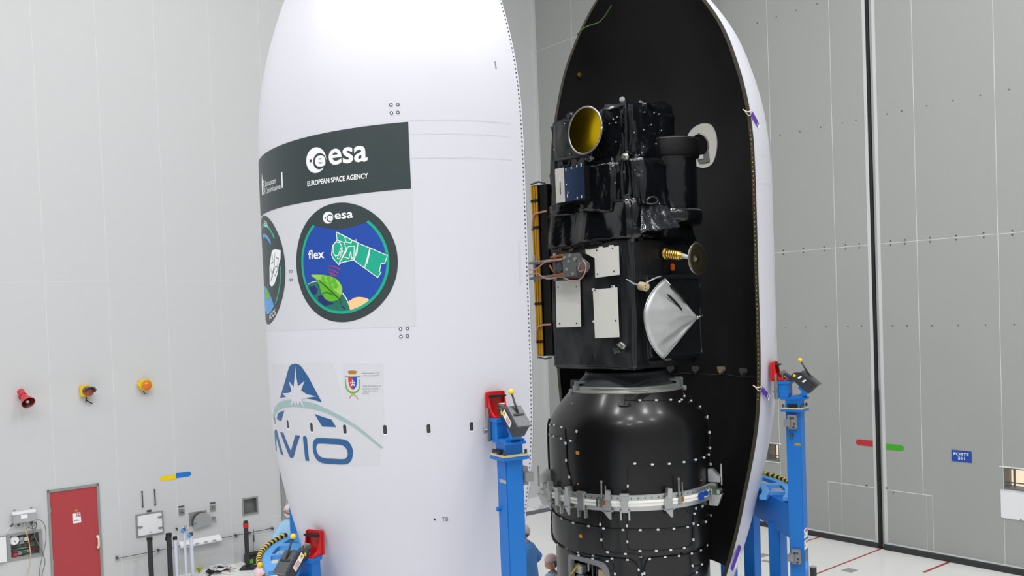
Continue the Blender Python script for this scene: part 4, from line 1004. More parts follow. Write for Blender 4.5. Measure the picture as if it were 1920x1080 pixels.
for k, (deg, z, r, d, m) in enumerate(((-53, 1.93, .9, (.14, .1, .12), 'aluminium'), (-50, 1.80, .88, (.2, .12, .1), 'aluminium'), (-54, 1.72, .86, (.1, .1, .16), 'dark_steel'), (-30, 1.90, .9, (.13, .08, .16), 'beige_box'), (-44, 1.99, .88, (.04, .06, .12), 'steel'), (-40, 1.97, .88, (.03, .05, .16), 'dark_steel'), (-36, 1.96, .88, (.03, .05, .2), 'slot_dark'), (-42, 1.74, .85, (.08, .08, .2), 'cone_grey'), (-33, 1.72, .85, (.08, .08, .2), 'dark_steel'))):
    a = R(deg); b = MB(); b.box((r*sin(a), -r*cos(a), z), d, rot=Matrix.Rotation(a, 4, 'Z'), bev=.012); b.cyl((r*sin(a)*1.03, -r*cos(a)*1.03, z-d[2]*.6), (r*sin(a)*1.03, -r*cos(a)*1.03, z+d[2]*.6), .012, n=8); b.build('inside_unit', m, drum)
b = MB(); b.tube([sk(-57, 1.86, .01), sk(-52.5, 2.0, -.06)], .009); b.build('yellow_rod', 'yellow_paint', drum)
st = [(-10, 1.6), (170, 1.6)]
b = MB(); b.lathe([(.9, .5), (1.02, .5), (1.02, .42), (1.1, .42), (1.1, 0), (.8, 0)], None, 48, smooth=False); b.build('stand_ring', 'aluminium', drum)
# upper rings and the cone under the satellite
b = MB(); b.lathe([(.70, 4.10), (.735, 4.105), (.742, 4.12), (.735, 4.135), (.70, 4.15), (.705, 4.17), (.70, 4.19), (.66, 4.20)], None, 96); b.build('light_ring', 'ring_pale', drum)['label'] = 'pale metal ring around the top of the drum'
b = MB(); b.lathe([(.68, 4.195), (.62, 4.24), (.555, 4.30), (.53, 4.335), (.53, 4.36), (.48, 4.36)], None, 96); b.build('upper_cone', 'cone_grey', drum)
for deg in (-95, -70, 60, 85):
    b = MB(); b.box((0, -.66, 4.24), (.14, .1, .03), rot=None, bev=.006); b.box((0, -.71, 4.19), (.07, .04, .12), bev=.006)
    b.build('ring_bracket', 'frame_grey', drum, rotz=R(deg))
for deg in (-78, 74):
    b = MB(); b.box((0, -.75, 4.12), (.05, .05, .06), bev=.006); b.build('ring_clamp', 'aluminium', drum, rotz=R(deg))
# cables and clips
CABLES = [
 ('V', [(-56.5, 3.70), (-54.6, 3.52), (-54.6, 3.26), (-52.4, 3.13), (-51, 3.0)], .010),
 ('L1', [(-92, 3.67), (-80, 3.70), (-69.8, 3.718), (-63, 3.716), (-57, 3.69)], .006),
 ('L2', [(-92, 3.56), (-84, 3.572), (-70.8, 3.574), (-62.4, 3.57), (-56.4, 3.566), (-50.5, 3.556), (-46.5, 3.565), (-44.6, 3.61), (-44.3, 3.68)], .006),
 ('edge', [(-95, 3.75), (-96, 3.5), (-95, 3.3), (-97, 3.05), (-96, 2.95)], .016),
 ('top', [(-9.4, 4.05), (4, 4.04), (18.5, 4.03), (33, 4.02), (46, 4.005), (58, 3.98), (66, 3.93), (71, 3.86), (75.5, 3.77), (76.5, 3.66), (75.5, 3.44), (75, 3.18), (75, 2.95)], .007),
 ('topb', [(31, 3.98), (40, 3.985), (48, 4.01), (55, 4.04)], .006),
 ('ttop', [(-8, 4.10), (-8.5, 4.05), (-9.4, 4.0)], .006),
 ('mid', [(-8.4, 3.21), (-7.5, 3.28), (-3.3, 3.307), (6.25, 3.29), (16.3, 3.28), (26.1, 3.276), (36, 3.275), (44, 3.275), (53.3, 3.272), (65, 3.27), (73, 3.30)], .005),
 ('midv', [(-8.4, 3.21), (-8, 3.1), (-8.6, 3.0), (-8.8, 2.93)], .005),
 ('low1', [(-95, 2.62), (-84, 2.595), (-72, 2.565), (-56, 2.544), (-40, 2.532), (-22, 2.515), (-7, 2.508), (2.3, 2.503), (13, 2.496), (28, 2.484), (41, 2.471), (54.7, 2.468), (64, 2.50), (70, 2.53)], .010),
 ('left', [(-97, 2.75), (-98, 2.6), (-97.5, 2.4), (-95, 2.25)], .012),
 ('low2', [(-95, 2.25), (-81, 2.2), (-63.7, 2.18), (-48, 2.168), (-31.6, 2.158), (-15.2, 2.142), (-9.5, 2.135), (-5.5, 2.10), (-3.5, 2.05), (-2.6, 1.95), (-2.6, 1.80)], .012),
 ('low3', [(-26.5, 2.72), (-27.5, 2.6), (-27.8, 2.515), (-27.4, 2.40), (-27.2, 2.286), (-25.5, 2.245), (-22.4, 2.228), (-15, 2.22), (-6.5, 2.215), (-3, 2.20), (-1, 2.16), (-.6, 2.0), (-.6, 1.8)], .009),
 ('low4', [(-9.2, 2.72), (-9.8, 2.56), (-9.8, 2.33), (-9, 2.275), (-6.5, 2.258), (6.7, 2.246), (17, 2.236), (28, 2.23), (36, 2.24), (38.4, 2.28), (39.3, 2.44), (39.5, 2.52), (42, 2.66), (44, 2.74)], .007),
 ('low5', [(.8, 1.8), (.8, 1.97), (1.8, 2.07), (3.5, 2.125), (6.2, 2.148), (14.2, 2.148), (22, 2.145), (30, 2.13), (38.7, 2.128), (46, 2.128), (53, 2.126), (66, 2.15)], .011),
 ('low6', [(38.2, 2.129), (38.4, 2.03), (39.2, 1.98), (42, 1.956), (51, 1.944), (59, 1.966)], .008),
 ('low7', [(-58, 2.145), (-45, 2.13), (-30, 2.115), (-22, 2.10), (-20, 2.04), (-19, 1.9), (-18, 1.78)], .005),
 ('low8', [(22, 1.80), (32, 1.85), (44, 1.87), (54, 1.90)], .006),
 ('loop', [(33, 2.70), (36, 2.64), (42, 2.62), (48, 2.64), (52, 2.70)], .005),
 ('r1', [(75, 3.0), (72, 2.9), (66, 2.72), (62, 2.6)], .008),
]
clip = None; nclip = 0
for nm, pts, r in CABLES:
    P = smooth_poly([(a, z, 0) for a, z in pts], 5, False)
    b = MB(); b.tube([bp(a, z, r*.8) for a, z, _ in P], r, None, 6); b.build('cable', 'cable_black', drum)
    # clips every ~11 cm
    acc = .03; last = None
    for a, z, _ in P:
        p = bp(a, z, r*.8)
        if last is not None: acc += (p-last).length
        d = (p-last) if last is not None else None; last = p
        if acc > .185 and d is not None and d.length > 1e-4 and nclip < 100 and nm not in ('edge',):
            acc = 0; nclip += 1
            if clip is None:
                b = MB(); b.box((0, 0, 0), (.034, .02, .021), bev=.003); clip = b.build('cable_clip', 'clip_white', drum); o = clip
            else: o = copy_part(clip, drum)
            o.location = bp(a, z, r*.8+.006); al = atan2(d.z, hypot(d.x, d.y)) * (1 if (d.x*cos(R(a))+d.y*sin(R(a))) >= 0 else -1)
            o.rotation_euler = (0, -al, R(a))
for k in range(4):
    b = MB(); x = -3.5+1.3*k; b.tube([bp(x, 1.93, .02), bp(x+.2*(k-1.5), 1.80, .02)], .011, n=6); b.build('white_sleeve', 'clip_white', drum)
for deg, z, s in ((-44, 3.416, .05), (-44, 2.384, .05), (-44.4, 3.03, .022), (-43, 2.69, .018), (51, 3.0, .02), (-62, 3.99, .02), (58, 4.06, .015)):
    b = MB(); b.prism([(-s/2, -s*.4), (s/2, -s*.4), (s/2, s*.4), (-s/2, s*.4)], lambda u, v: bp(deg+math.degrees(u/1.03), z+v, .003), lambda u, v: bp(deg+math.degrees(u/1.03), z+v, -.002)); b.build('orange_patch', 'orange_kapton', drum)
b = MB(); b.tube(smooth_poly([tuple(bp(a, z, .012)) for a, z in ((-14, 4.0), (-13, 3.985), (-9, 3.98), (-5, 3.985), (-4, 4.0), (-6, 4.01))], 4, False), .006, n=6); b.build('handling_loop', 'rubber', drum)

# ================================================================== CLAMP RING round the drum
ring = thing('clamp_ring', 'bright metal clamp ring with brackets around the black drum', 'clamp ring', (*BAX, 2.75))
def zr_(p): return [(r, z-2.75) for r, z in p]
b = MB(); b.lathe(zr_([(1.042, 2.865), (1.09, 2.868), (1.092, 2.93), (1.08, 2.935), (1.045, 2.93)]), None, 128, smooth=False); up = b.build('upper_flange', 'aluminium', ring)
b = MB(); b.lathe(zr_([(1.045, 2.80), (1.11, 2.802), (1.115, 2.83), (1.105, 2.832), (1.105, 2.842), (1.115, 2.844), (1.112, 2.868), (1.05, 2.87)]), None, 128, smooth=False); b.build('band', 'radiator_white', ring)
b = MB(); b.lathe(zr_([(1.042, 2.74), (1.085, 2.742), (1.09, 2.80), (1.045, 2.802)]), None, 128, smooth=False); b.build('lower_flange', 'aluminium', ring)
dot = None
for k in range(40):
    deg = -88 + 4.3*k
    if dot is None: b = MB(); b.cyl((0, .004, 0), (0, -.003, 0), .009, n=8); dot = b.build('flange_hole', 'bolt_grey', ring); o = dot
    else: o = copy_part(dot, ring)
    a = R(deg); o.location = (1.0925*sin(a), -1.0925*cos(a), .148); o.rotation_euler = (0, 0, a)
for deg, kind in ((-86, 'end'), (-72, 'wing'), (-60, 'block'), (-50, 'wing'), (-39, 'block'), (-25, 'pin'), (-21, 'wing'), (-10.5, 'block'), (17, 'wing'), (25, 'pin'), (64, 'end'), (110, 'block'), (150, 'wing'), (200, 'block')):
    b = MB()
    if kind == 'block':
        b.box((0, -1.12, .09), (.085, .05, .2), bev=.006); b.box((0, -1.125, .20), (.11, .07, .025), bev=.004); b.box((-.05, -1.10, -.05), (.02, .05, .12)); b.box((.05, -1.10, -.05), (.02, .05, .12)); b.box((0, -1.10, -.005), (.12, .06, .025))
    elif kind == 'wing':
        b.prism([(-1.06, .13), (-1.14, .13), (-1.15, .25), (-1.08, .25)], lambda u, v: (-.02, u, v), lambda u, v: (.03, u, v))
        b.xz([(-.06, .0), (-.06, .13), (.02, .24), (.045, .24), (.045, -.10), (.02, -.10)], -1.135, -1.12); b.box((0, -1.11, 0), (.14, .05, .018))
    elif kind == 'pin':
        b.cyl((0, -1.10, .1), (0, -1.10, .34), .012, n=10); b.cyl((0, -1.10, .33), (0, -1.10, .36), .017, n=10); b.box((0, -1.115, .09), (.05, .04, .1), bev=.005); b.cyl((.05, -1.10, .1), (.05, -1.10, .30), .009, n=8)
    else:
        b.box((0, -1.11, .1), (.10, .08, .18), bev=.012); b.prism([(-1.05, .2), (-1.2, .2), (-1.2, .26), (-1.1, .36), (-1.05, .36)], lambda u, v: (-.05, u, v), lambda u, v: (.05, u, v)); b.cyl((.03, -1.2, .15), (.03, -1.2, .42), .012, n=10); b.prism([(-1.05, .02), (-1.22, .05), (-1.16, -.10), (-1.05, -.10)], lambda u, v: (-.04, u, v), lambda u, v: (.04, u, v)); b.cyl((-.07, -1.17, .08), (.08, -1.17, .08), .03, n=12)
    b.build('bracket', 'aluminium' if kind != 'pin' else 'steel', ring, rotz=R(deg))
for deg, m, d in ((-27.5, 'device_green', (.02, .03, .1)), (60, 'device_green', (.03, .06, .1)), (26.5, 'copper', (.035, .03, .05)), (-23, 'copper', (.035, .03, .05))):
    b = MB(); b.box((0, -1.13, .10), d, bev=.004); b.build('connector', m, ring, rotz=R(deg))
b = MB(); b.box((-.05, -1.13, .09), (.09, .04, .09), bev=.01); b.box((.05, -1.13, .11), (.07, .04, .06), bev=.01); b.build('blue_connector', 'porte_blue', ring, rotz=R(45))['label'] = 'blue connector'
b = MB(); b.box((0, -1.13, .09), (.05, .04, .07), bev=.012); b.cyl((.04, -1.13, .0), (.04, -1.13, .14), .014, n=8); b.build('wire_bundle', 'steel', ring, rotz=R(52))

# ================================================================== SATELLITE
Z0 = 4.36
sat = thing('satellite', 'black foil wrapped satellite with gold mirror, white panels and silver sail', 'satellite', (*BAX, Z0), R(-45))
def z_(z): return z-Z0
def fbox(name, x0, x1, y0, y1, za, zb, m='foil', **kw):
    return foil_box(((x0+x1)/2, (y0+y1)/2, z_((za+zb)/2)), (x1-x0, y1-y0, zb-za), m, sat, name, **kw)
fbox('bus', -.67, .67, -.67, .67, 4.42, 6.02, 'foil_soft', amp=.014, freq=3, seed=1, bev=.03)
def flare(v): return v
def tp(v):      # skirt: wider at the bottom
    k = .5 - v.z/ .6
    return Vector((v.x*(1+.05*k), v.y*(1+.05*k), v.z))
fbox('foil_skirt', -.62, .70, -.70, .62, 5.95, 6.55, 'foil', amp=.035, freq=4, seed=3, taper=tp, bev=.06)
fbox('instrument_housing', -.56, .64, -.66, .35, 6.4, 7.64, 'foil', amp=.03, freq=3.6, seed=9, bev=.06)
fbox('front_wrap', -.62, .50, -.74, -.3, 6.3, 7.02, 'foil', amp=.035, freq=4.6, seed=14, bev=.07)
fbox('side_wrap', .1, .76, -.64, .05, 6.35, 7.0, 'foil', amp=.035, freq=4.4, seed=21, bev=.07)
fbox('rear_tower', .0, .62, -.28, .36, 7.0, 7.76, 'foil', amp=.04, freq=4, seed=30, bev=.06)
fbox('corner_wrap', .25, .68, -.66, -.30, 6.95, 7.66, 'foil', amp=.03, freq=3.0, seed=41, bev=.05)
fbox('rear_body', -.3, .62, .2, .68, 6.0, 7.1, 'foil_soft', amp=.012, freq=3, seed=51)
fbox('left_wrap', -.64, -.46, -.62, .3, 6.6, 7.6, 'foil', amp=.03, freq=5, seed=61)
# slanted bright foil where the side wrap meets the bus
t = bmesh.new(); gx, gy = 26, 16
pts2 = []
for j in range(gy+1):
    v = j/gy
    for i in range(gx+1):
        u = i/gx; y = -.86 + .86*u + (1-v)*.0 ; y = (-.80*(1-u) + .0*u)*(v) + (-.52*(1-u) + -.02*u)*(1-v)
        z = (6.02 + .10*u)*v + (6.40+.06*u)*(1-v); x = .90*v + .70*(1-v)
        h = noise.noise(Vector((u*5, v*2.5, 3)))*.05 + (1-abs(noise.noise(Vector((u*7+v*3, v*4, 8)))))*.03
        pts2.append(t.verts.new((x+h*.7, y, z_(z)+h*.7)))
for j in range(gy):
    for i in range(gx):
        k = j*(gx+1)+i; f = t.faces.new((pts2[k], pts2[k+1], pts2[k+gx+2], pts2[k+gx+1])); f.smooth = True
mb = MB(); mb._add(t, Matrix.Identity(4), 'foil_bright', False); o = mb.build('crinkled_flap', 'foil_bright', sat); o['label'] = 'bright crinkled foil flap'; q = o.modifiers.new('t', 'SOLIDIFY'); q.thickness = .006
b = MB(); b.tube(smooth_poly([(.78, -.5, z_(6.42)), (.80, -.48, z_(6.47)), (.80, -.38, z_(6.50)), (.79, -.28, z_(6.48)), (.80, -.30, z_(6.44)), (.81, -.42, z_(6.41)), (.78, -.5, z_(6.42))], 4, False), .011, n=6); b.build('cable_loop', 'dark_steel', sat)
# cylindrical baffle on the right-hand face
BX, BY = .50, .38
b = MB(); b.lathe([(.34, z_(6.32)), (.36, z_(6.36)), (.36, z_(7.0)), (.36, z_(7.05))], None, 64, c=(BX, BY)); b.build('telescope_tube', 'foil', sat)
b = MB(); b.lathe([(.36, z_(7.05)), (.40, z_(7.06)), (.405, z_(7.10)), (.405, z_(7.25)), (.39, z_(7.29)), (.34, z_(7.29)), (.32, z_(7.2)), (.0, z_(7.2))], None, 64, c=(BX, BY)); b.build('telescope_hood', 'black_matte', sat)
b = MB(); b.lathe([(.36, z_(6.40)), (.40, z_(6.39)), (.42, z_(6.33)), (.41, z_(6.25)), (.38, z_(6.2)), (.0, z_(6.2))], None, 64, c=(BX, BY)); b.build('telescope_collar', 'foil', sat)
b = MB()
for i in range(30):
    a = R(-40+5*i); b.tube([(BX+.40*sin(a), BY-.40*cos(a), z_(6.385)), (BX+.415*sin(a+.04), BY-.415*cos(a+.04), z_(6.37))], .005, n=4)
b.build('collar_lacing', 'bolt_grey', sat)
b = MB(); b.tube([(BX+.407*sin(R(-60+4*i)), BY-.407*cos(R(-60+4*i)), z_(7.27)) for i in range(46)], .004, n=4); b.tube([(BX+.364*sin(R(-60+4*i)), BY-.364*cos(R(-60+4*i)), z_(7.045)) for i in range(46)], .004, n=4); b.build('hood_edge', 'dark_steel', sat)
# gold mirror
t_ = Matrix.Translation((.13, -.80, z_(7.36))) @ Matrix.Rotation(R(.8), 4, 'Z') @ Matrix.Rotation(R(-3), 4, 'X')
def tr(m_, p): return m_ @ Vector(p)
b = MB(); n = 56
ra = [tr(t_, (.252*cos(2*pi*i/n), -.012, .278*sin(2*pi*i/n))) for i in range(n)]
b.raw([tr(t_, (0, -.004, 0))] + ra + [tr(t_, (.15*cos(2*pi*i/n), -.0065, .155*sin(2*pi*i/n))) for i in range(n)], [(1+i, 1+(i+1) % n, n+1+(i+1) % n, n+1+i) for i in range(n)] + [(0, n+1+i, n+1+(i+1) % n) for i in range(n)], None, True)
go = b.build('gold_mirror', 'gold_mirror', sat); go['label'] = 'round gold mirror'
b = MB(); b.tube([tr(t_, (.260*cos(2*pi*i/n), -.008, .286*sin(2*pi*i/n))) for i in range(n+1)], .012, n=8); b.build('mirror_rim', 'steel', sat)
b = MB(); b.cyl(tr(t_, (0, .0, 0)), tr(t_, (0, .14, 0)), .28, r2=.16, n=32); b.build('mirror_back', 'foil_soft', sat)
# radiator box under the mirror
b = MB(); b.b2((-.33, -.86, z_(6.515)), (.13, -.70, z_(6.94)), bev=.006); b.build('radiator_box', 'black_matte', sat)
b = MB(); b.b2((-.335, -.868, z_(6.52)), (-.185, -.860, z_(6.945))); b.build('radiator_pale', 'radiator_silver', sat)
b = MB(); b.b2((-.185, -.868, z_(6.52)), (.135, -.860, z_(6.94))); b.build('radiator_blue', 'radiator_blue', sat)
b = MB()
for x, z, h in ((-.15, 6.90, .03), (-.06, 6.91, .03), (.03, 6.92, .03), (.10, 6.92, .04), (-.14, 6.57, .04), (-.13, 6.62, .02), (.02, 6.53, .03), (.09, 6.54, .03), (-.15, 6.72, .02), (-.26, 6.7, .14), (-.30, 6.72, .02)): b.b2((x-.008, -.871, z_(z)), (x+.004, -.867, z_(z+h)))
b.build('radiator_tabs', 'decal_white', sat)
b = MB(); b.b2((-.26, -.872, z_(6.62)), (-.25, -.867, z_(6.78))); b.build('radiator_slit', 'slot_dark', sat)
# white panels
def panel(poly, rivets):
    b = MB(); b.xz([(x, z_(z)) for x, z in poly], -.715, -.695); p = b.build('white_panel', 'radiator_white', sat)
    for x, z in rivets:
        q = MB(); q.cyl((x, -.714, z_(z)), (x, -.718, z_(z)), .011, n=10); q.build('rivet', 'bolt_grey', p)
panel([(-.012, 5.915), (.20, 5.918), (.205, 5.935), (.25, 5.935), (.255, 5.92), (.36, 5.922), (.365, 5.94), (.42, 5.94), (.43, 5.922), (.503, 5.925), (.498, 5.575), (.13, 5.557), (.132, 5.80), (-.008, 5.868)], [(.17, 5.895), (.42, 5.90), (.17, 5.60), (.43, 5.62)])
panel([(-.533, 5.55), (-.135, 5.545), (-.143, 4.957), (-.544, 4.952)], [(-.49, 5.47), (-.18, 5.46), (-.49, 5.0), (-.2, 5.0)])
panel([(.07, 5.43), (.10, 5.43), (.10, 5.415), (.38, 5.42), (.385, 5.45), (.415, 5.45), (.42, 5.422), (.458, 5.423), (.463, 4.82), (.093, 4.81), (.09, 5.0), (.065, 5.0), (.065, 5.03), (.09, 5.03), (.085, 5.40), (.07, 5.40)], [(.40, 5.435), (.43, 5.02), (.12, 5.40)])
# folded solar array on the rear-left face
for i, x in enumerate((-.925, -.885, -.845)):
    b = MB(); b.b2((x-.011, -.68, z_(4.575)), (x+.011, .66, z_(6.82)), bev=.002); p = b.build('solar_panel', 'carbon', sat)
    b = MB(); b.b2((x-.013, -.69, z_(4.58)), (x+.013, -.668, z_(6.81)), bev=.003); b.build('yellow_edge', 'yellow_kapton', p)
    for z in (6.6, 6.25, 5.75, 5.25, 4.75):
        b = MB(); b.b2((x-.016, -.695, z_(z)), (x+.016, -.66, z_(z+.035))); b.build('edge_strap', 'rubber', p)
b = MB(); b.b2((-.815, -.66, z_(4.58)), (-.67, .6, z_(6.82)), bev=.006); b.build('array_support', 'black_matte', sat)
b = MB()
b.tube([(-.94, -.68, z_(6.84)), (-.80, -.68, z_(6.86)), (-.70, -.66, z_(6.83))], .012, n=6); b.tube([(-.93, -.68, z_(4.56)), (-.80, -.68, z_(4.54)), (-.70, -.66, z_(4.56))], .011, n=6); b.build('array_bracket', 'dark_steel', sat)
for z in (6.45, 4.98):
    b = MB(); b.tube(smooth_poly([(-.93, -.70, z_(z-.22)), (-.90, -.705, z_(z-.05)), (-.84, -.70, z_(z)), (-.66, -.70, z_(z+.01))], 4, False), [.02]*4+[.012]*4+[.012]*5 if False else .012, n=6); b.build('tie_strap', 'pink_wire', sat)
# hinge and hold-down mechanism
b = MB()
for z in (5.60, 5.80): b.tube([(-.90, -.80, z_(z)), (-.26, -.80, z_(z+.015))], .02, n=8)
for x in (-.82, -.46): b.tube([(x, -.80, z_(5.55)), (x, -.80, z_(5.90))], .017, n=8)
b.tube([(-.30, -.80, z_(5.56)), (-.30, -.80, z_(5.87))], .02, n=8); b.build('hinge_frame', 'frame_grey', sat)
b = MB(); b.b2((-.30, -.84, z_(5.57)), (-.05, -.72, z_(5.88)), bev=.02); b.build('hinge_motor', 'recess_grey', sat)
b = MB(); b.box((-.0, -.79, z_(5.72)), (.2, .1, .14), bev=.03, rot=Matrix.Rotation(R(35), 4, 'Y')); b.build('motor_cap', 'recess_grey', sat)
for x0, z0_, x1, z1 in ((-.50, 5.85, -.28, 5.865), (-.48, 5.62, -.28, 5.625), (-.48, 5.80, -.28, 5.82), (-.52, 5.75, -.46, 5.67)):
    b = MB(); b.tube([(x0, -.83, z_(z0_)), (x1, -.83, z_(z1))], .013, n=6); b.build('copper_rod', 'copper', sat)
b = MB(); b.box((-.38, -.76, z_(5.865)), (.2, .06, .02), bev=.004); b.build('gold_plate', 'gold', sat)
for z in (5.78, 5.62):
    b = MB(); b.xz([(-.42, z_(z)), (-.30, z_(z)), (-.32, z_(z-.05)), (-.40, z_(z-.05))] if z > 5.7 else [(-.40, z_(z+.03)), (-.32, z_(z+.03)), (-.30, z_(z-.03)), (-.42, z_(z-.03))], -.78, -.76); b.build('reflector_plate', 'radiator_white', sat)
b = MB(); b.cyl((-.38, -.82, z_(5.71)), (-.38, -.77, z_(5.71)), .06, n=18); b.build('hinge_drum', 'dark_steel', sat)
for x, z in ((-.25, 5.83), (-.18, 5.78), (-.22, 5.68), (-.12, 5.62), (-.16, 5.85), (-.08, 5.80)):
    b = MB(); b.cyl((x, -.85, z_(z)), (x, -.82, z_(z)), .022, n=10); b.build('motor_bolt', 'aluminium', sat)
for pts in ([(-.88, 5.72), (-.76, 5.71), (-.66, 5.76), (-.56, 5.80), (-.30, 5.81)], [(-.88, 5.65), (-.74, 5.66), (-.66, 5.62), (-.56, 5.58), (-.40, 5.585)], [(-.28, 5.58), (-.14, 5.53), (.0, 5.55), (.07, 5.62), (.09, 5.72), (.04, 5.78)], [(.0, 5.75), (-.03, 5.68), (.0, 5.64), (.05, 5.66)]):
    b = MB(); b.tube(smooth_poly([(x, -.84, z_(z)) for x, z in pts], 4, False), .009, n=6); b.build('pink_wire', 'pink_wire', sat)
# horn with dish
b = MB(); HZ, HY = 5.83, -.02
b.lathe([(0, 0)], None, 3) if False else None
prof = [(.68, .055), (.70, .075), (.72, .075), (.725, .055)]
for i in range(6): prof += [(.735+.03*i, .042), (.74+.03*i, .06), (.755+.03*i, .06), (.76+.03*i, .042)]
prof += [(.93, .05), (.95, .03)]
def xlathe(prof, c0, c1, name, m, n=28):
    b = MB(); rings = []
    for x, r in prof:
        k = (x-prof[0][0])/max(1e-6, prof[-1][0]-prof[0][0]) if prof[-1][0] != prof[0][0] else 0
        cy = c0[0]+(c1[0]-c0[0])*k; cz = c0[1]+(c1[1]-c0[1])*k
        rings.append([b.bm.verts.new((x, cy+r*cos(2*pi*i/n), z_(cz)+r*sin(2*pi*i/n))) for i in range(n)])
    for a, c in zip(rings, rings[1:]):
        for i in range(n):
            f = b.bm.faces.new((a[i], a[(i+1) % n], c[(i+1) % n], c[i])); f.smooth = True
    if prof[0][1] > 1e-4: b.bm.faces.new(rings[0])
    if prof[-1][1] > 1e-4: b.bm.faces.new(rings[-1])
    return b.build(name, m, sat)
xlathe(prof, (-.03, 5.83), (-.01, 5.78), 'horn', 'gold')['label'] = 'ribbed gold horn'
xlathe([(.95, .032), (1.12, .012)], (-.01, 5.78), (.01, 5.74), 'horn_cone', 'radiator_white')
xlathe([(1.10, .0), (1.115, .1), (1.13, .188), (1.14, .192), (1.145, .185), (1.13, .1), (1.12, .03), (1.135, .02), (1.14, .001)], (.015, 5.735), (.015, 5.735), 'dish', 'brushed_dish', 48)['label'] = 'round brushed metal dish'
b = MB(); b.tube([(1.137, .015+.19*cos(2*pi*i/40), z_(5.735)+.19*sin(2*pi*i/40)) for i in range(41)], .006, n=6); b.build('dish_rim', 'steel', sat)
b = MB(); b.box((.70, .12, z_(5.66)), (.03, .07, .09), bev=.012); b.build('orange_marker', 'orange_glass', sat)
# silver sail
fbox('side_box', .60, .78, -.50, .66, 4.5, 5.56, 'foil_soft', amp=.01, freq=3, seed=71, bev=.05)
arc = smooth_poly([(-.231, 5.508), (-.355, 5.45), (-.523, 5.336), (-.637, 5.197), (-.676, 5.071), (-.652, 4.924), (-.577, 4.761), (-.456, 4.626), (-.319, 4.533)], 4, False)
apex = Vector((1.0, .19, z_(5.015))); mb = MB(); rows = []
for i in range(13):
    v = i/12; row = []
    for k, (y, z) in enumerate(arc):
        u = k/(len(arc)-1); p0 = Vector((.83, y, z_(z))); p = p0*(1-v) + apex*v
        bulge = .05*sin(pi*v)*sin(pi*u)**.7; fold = .022*math.exp(-((u-.18)/.05)**2)*sin(pi*v) + .03*math.exp(-((u-.86)/.05)**2)*sin(pi*v) + .012*noise.noise(Vector((u*9, v*5, 2)))*sin(pi*v)
        p.x += bulge - fold*1.4; row.append(mb.bm.verts.new(p))
    rows.append(row)
for r0, r1 in zip(rows, rows[1:]):
    for k in range(len(arc)-1):
        f = mb.bm.faces.new((r0[k], r0[k+1], r1[k+1], r1[k])); f.smooth = True
o = mb.build('silver_sail', 'silver_foil', sat, weld=.002); o['label'] = 'fan-shaped silver foil cover'; q = o.modifiers.new('t', 'SOLIDIFY'); q.thickness = .005
b = MB(); b.tube([(.83, y, z_(z)) for y, z in arc], .009, n=6); b.tube([(.83, arc[0][0], z_(arc[0][1])), tuple(apex)], .008, n=6); b.tube([(.83, arc[-1][0], z_(arc[-1][1])), tuple(apex)], .008, n=6); b.build('sail_edge', 'aluminium', sat)
b = MB(); b.sphere(apex, .025, n=10); b.tube([tuple(apex), (1.02, .27, z_(5.04))], .012, n=6); b.build('sail_tip', 'steel', sat)
b = MB(); b.box((.86, -.27, z_(4.52)), (.04, .12, .03), bev=.008); b.build('sail_foot', 'steel', sat)
for pts in ([(.875, -.20, 5.43), (.945, -.08, 5.30), (.97, -.01, 5.20)], [(.905, -.30, 5.32), (.955, -.18, 5.20), (.975, -.10, 5.11)]):
    b = MB(); b.tube(smooth_poly([(x, y, z_(z)) for x, y, z in pts], 4, False), [.004]+[.014]*7+[.003] if len(smooth_poly(pts, 4, False)) == 9 else .01, n=6); b.build('sail_slit', 'black_matte', sat)
# star sensor with crumpled foil
b = MB(); b.cyl((.70, -.56, z_(5.43)), (.80, -.57, z_(5.41)), .052, n=20); s_ = b.build('star_sensor', 'beige_box', sat)
for i in range(5):
    a = 2*pi*i/5; q = MB(); q.cyl((.799, -.57+.03*cos(a), z_(5.41)+.03*sin(a)), (.803, -.57+.03*cos(a), z_(5.41)+.03*sin(a)), .008, n=8); q.build('sensor_hole', 'slot_dark', s_)
b = MB(); b.tube(smooth_poly([(.72, -.62, z_(5.44)), (.72, -.72, z_(5.46)), (.71, -.80, z_(5.50)), (.70, -.84, z_(5.51))], 3, False), [.008, .013, .009, .014, .008, .011, .006, .008, .005, .002], n=6); b.build('foil_twist', 'silver_foil', sat)
b = MB(); b.tube(smooth_poly([(.76, -.53, z_(5.46)), (.80, -.45, z_(5.50)), (.82, -.36, z_(5.53)), (.83, -.30, z_(5.54))], 3, False), [.008, .012, .007, .012, .008, .010, .006, .008, .006, .004], n=6); b.build('foil_twist', 'silver_foil', sat)
# small items
b = MB(); b.cyl((.80, -.60, z_(4.48)), (.82, -.12, z_(4.47)), .04, n=16); b.build('thruster', 'black_matte', sat)
b = MB(); b.box((.60, -.66, z_(7.67)), (.06, .05, .06), bev=.012); b.build('foil_clip', 'silver_foil', sat)
for x, y, z, m in ((-.20, -.70, 7.62, 'foil_bright'), (.45, -.745, 4.66, 'foil_bright'), (.53, -.74, 4.72, 'steel'), (.64, -.70, 6.98, 'steel'), (.16, -.78, 7.02, 'foil_bright')):
    b = MB(); b.sphere((x, y, z_(z)), .05, n=9, sc=(1.2, .5, .8)); 
    for v in b.bm.verts: v.co += Vector((noise.noise(v.co*30), noise.noise(v.co*31+Vector((5, 0, 0))), noise.noise(v.co*29)))*.03
    b.build('foil_knot', m, sat)
b = MB(); b.b2((-.45, -.76, z_(7.06)), (.15, -.70, z_(7.10)), bev=.008); b.b2((-.46, -.77, z_(6.96)), (-.43, -.70, z_(7.08)), bev=.006); b.build('mirror_shelf', 'cone_grey', sat)
rr_ = random.Random(4); stud = None
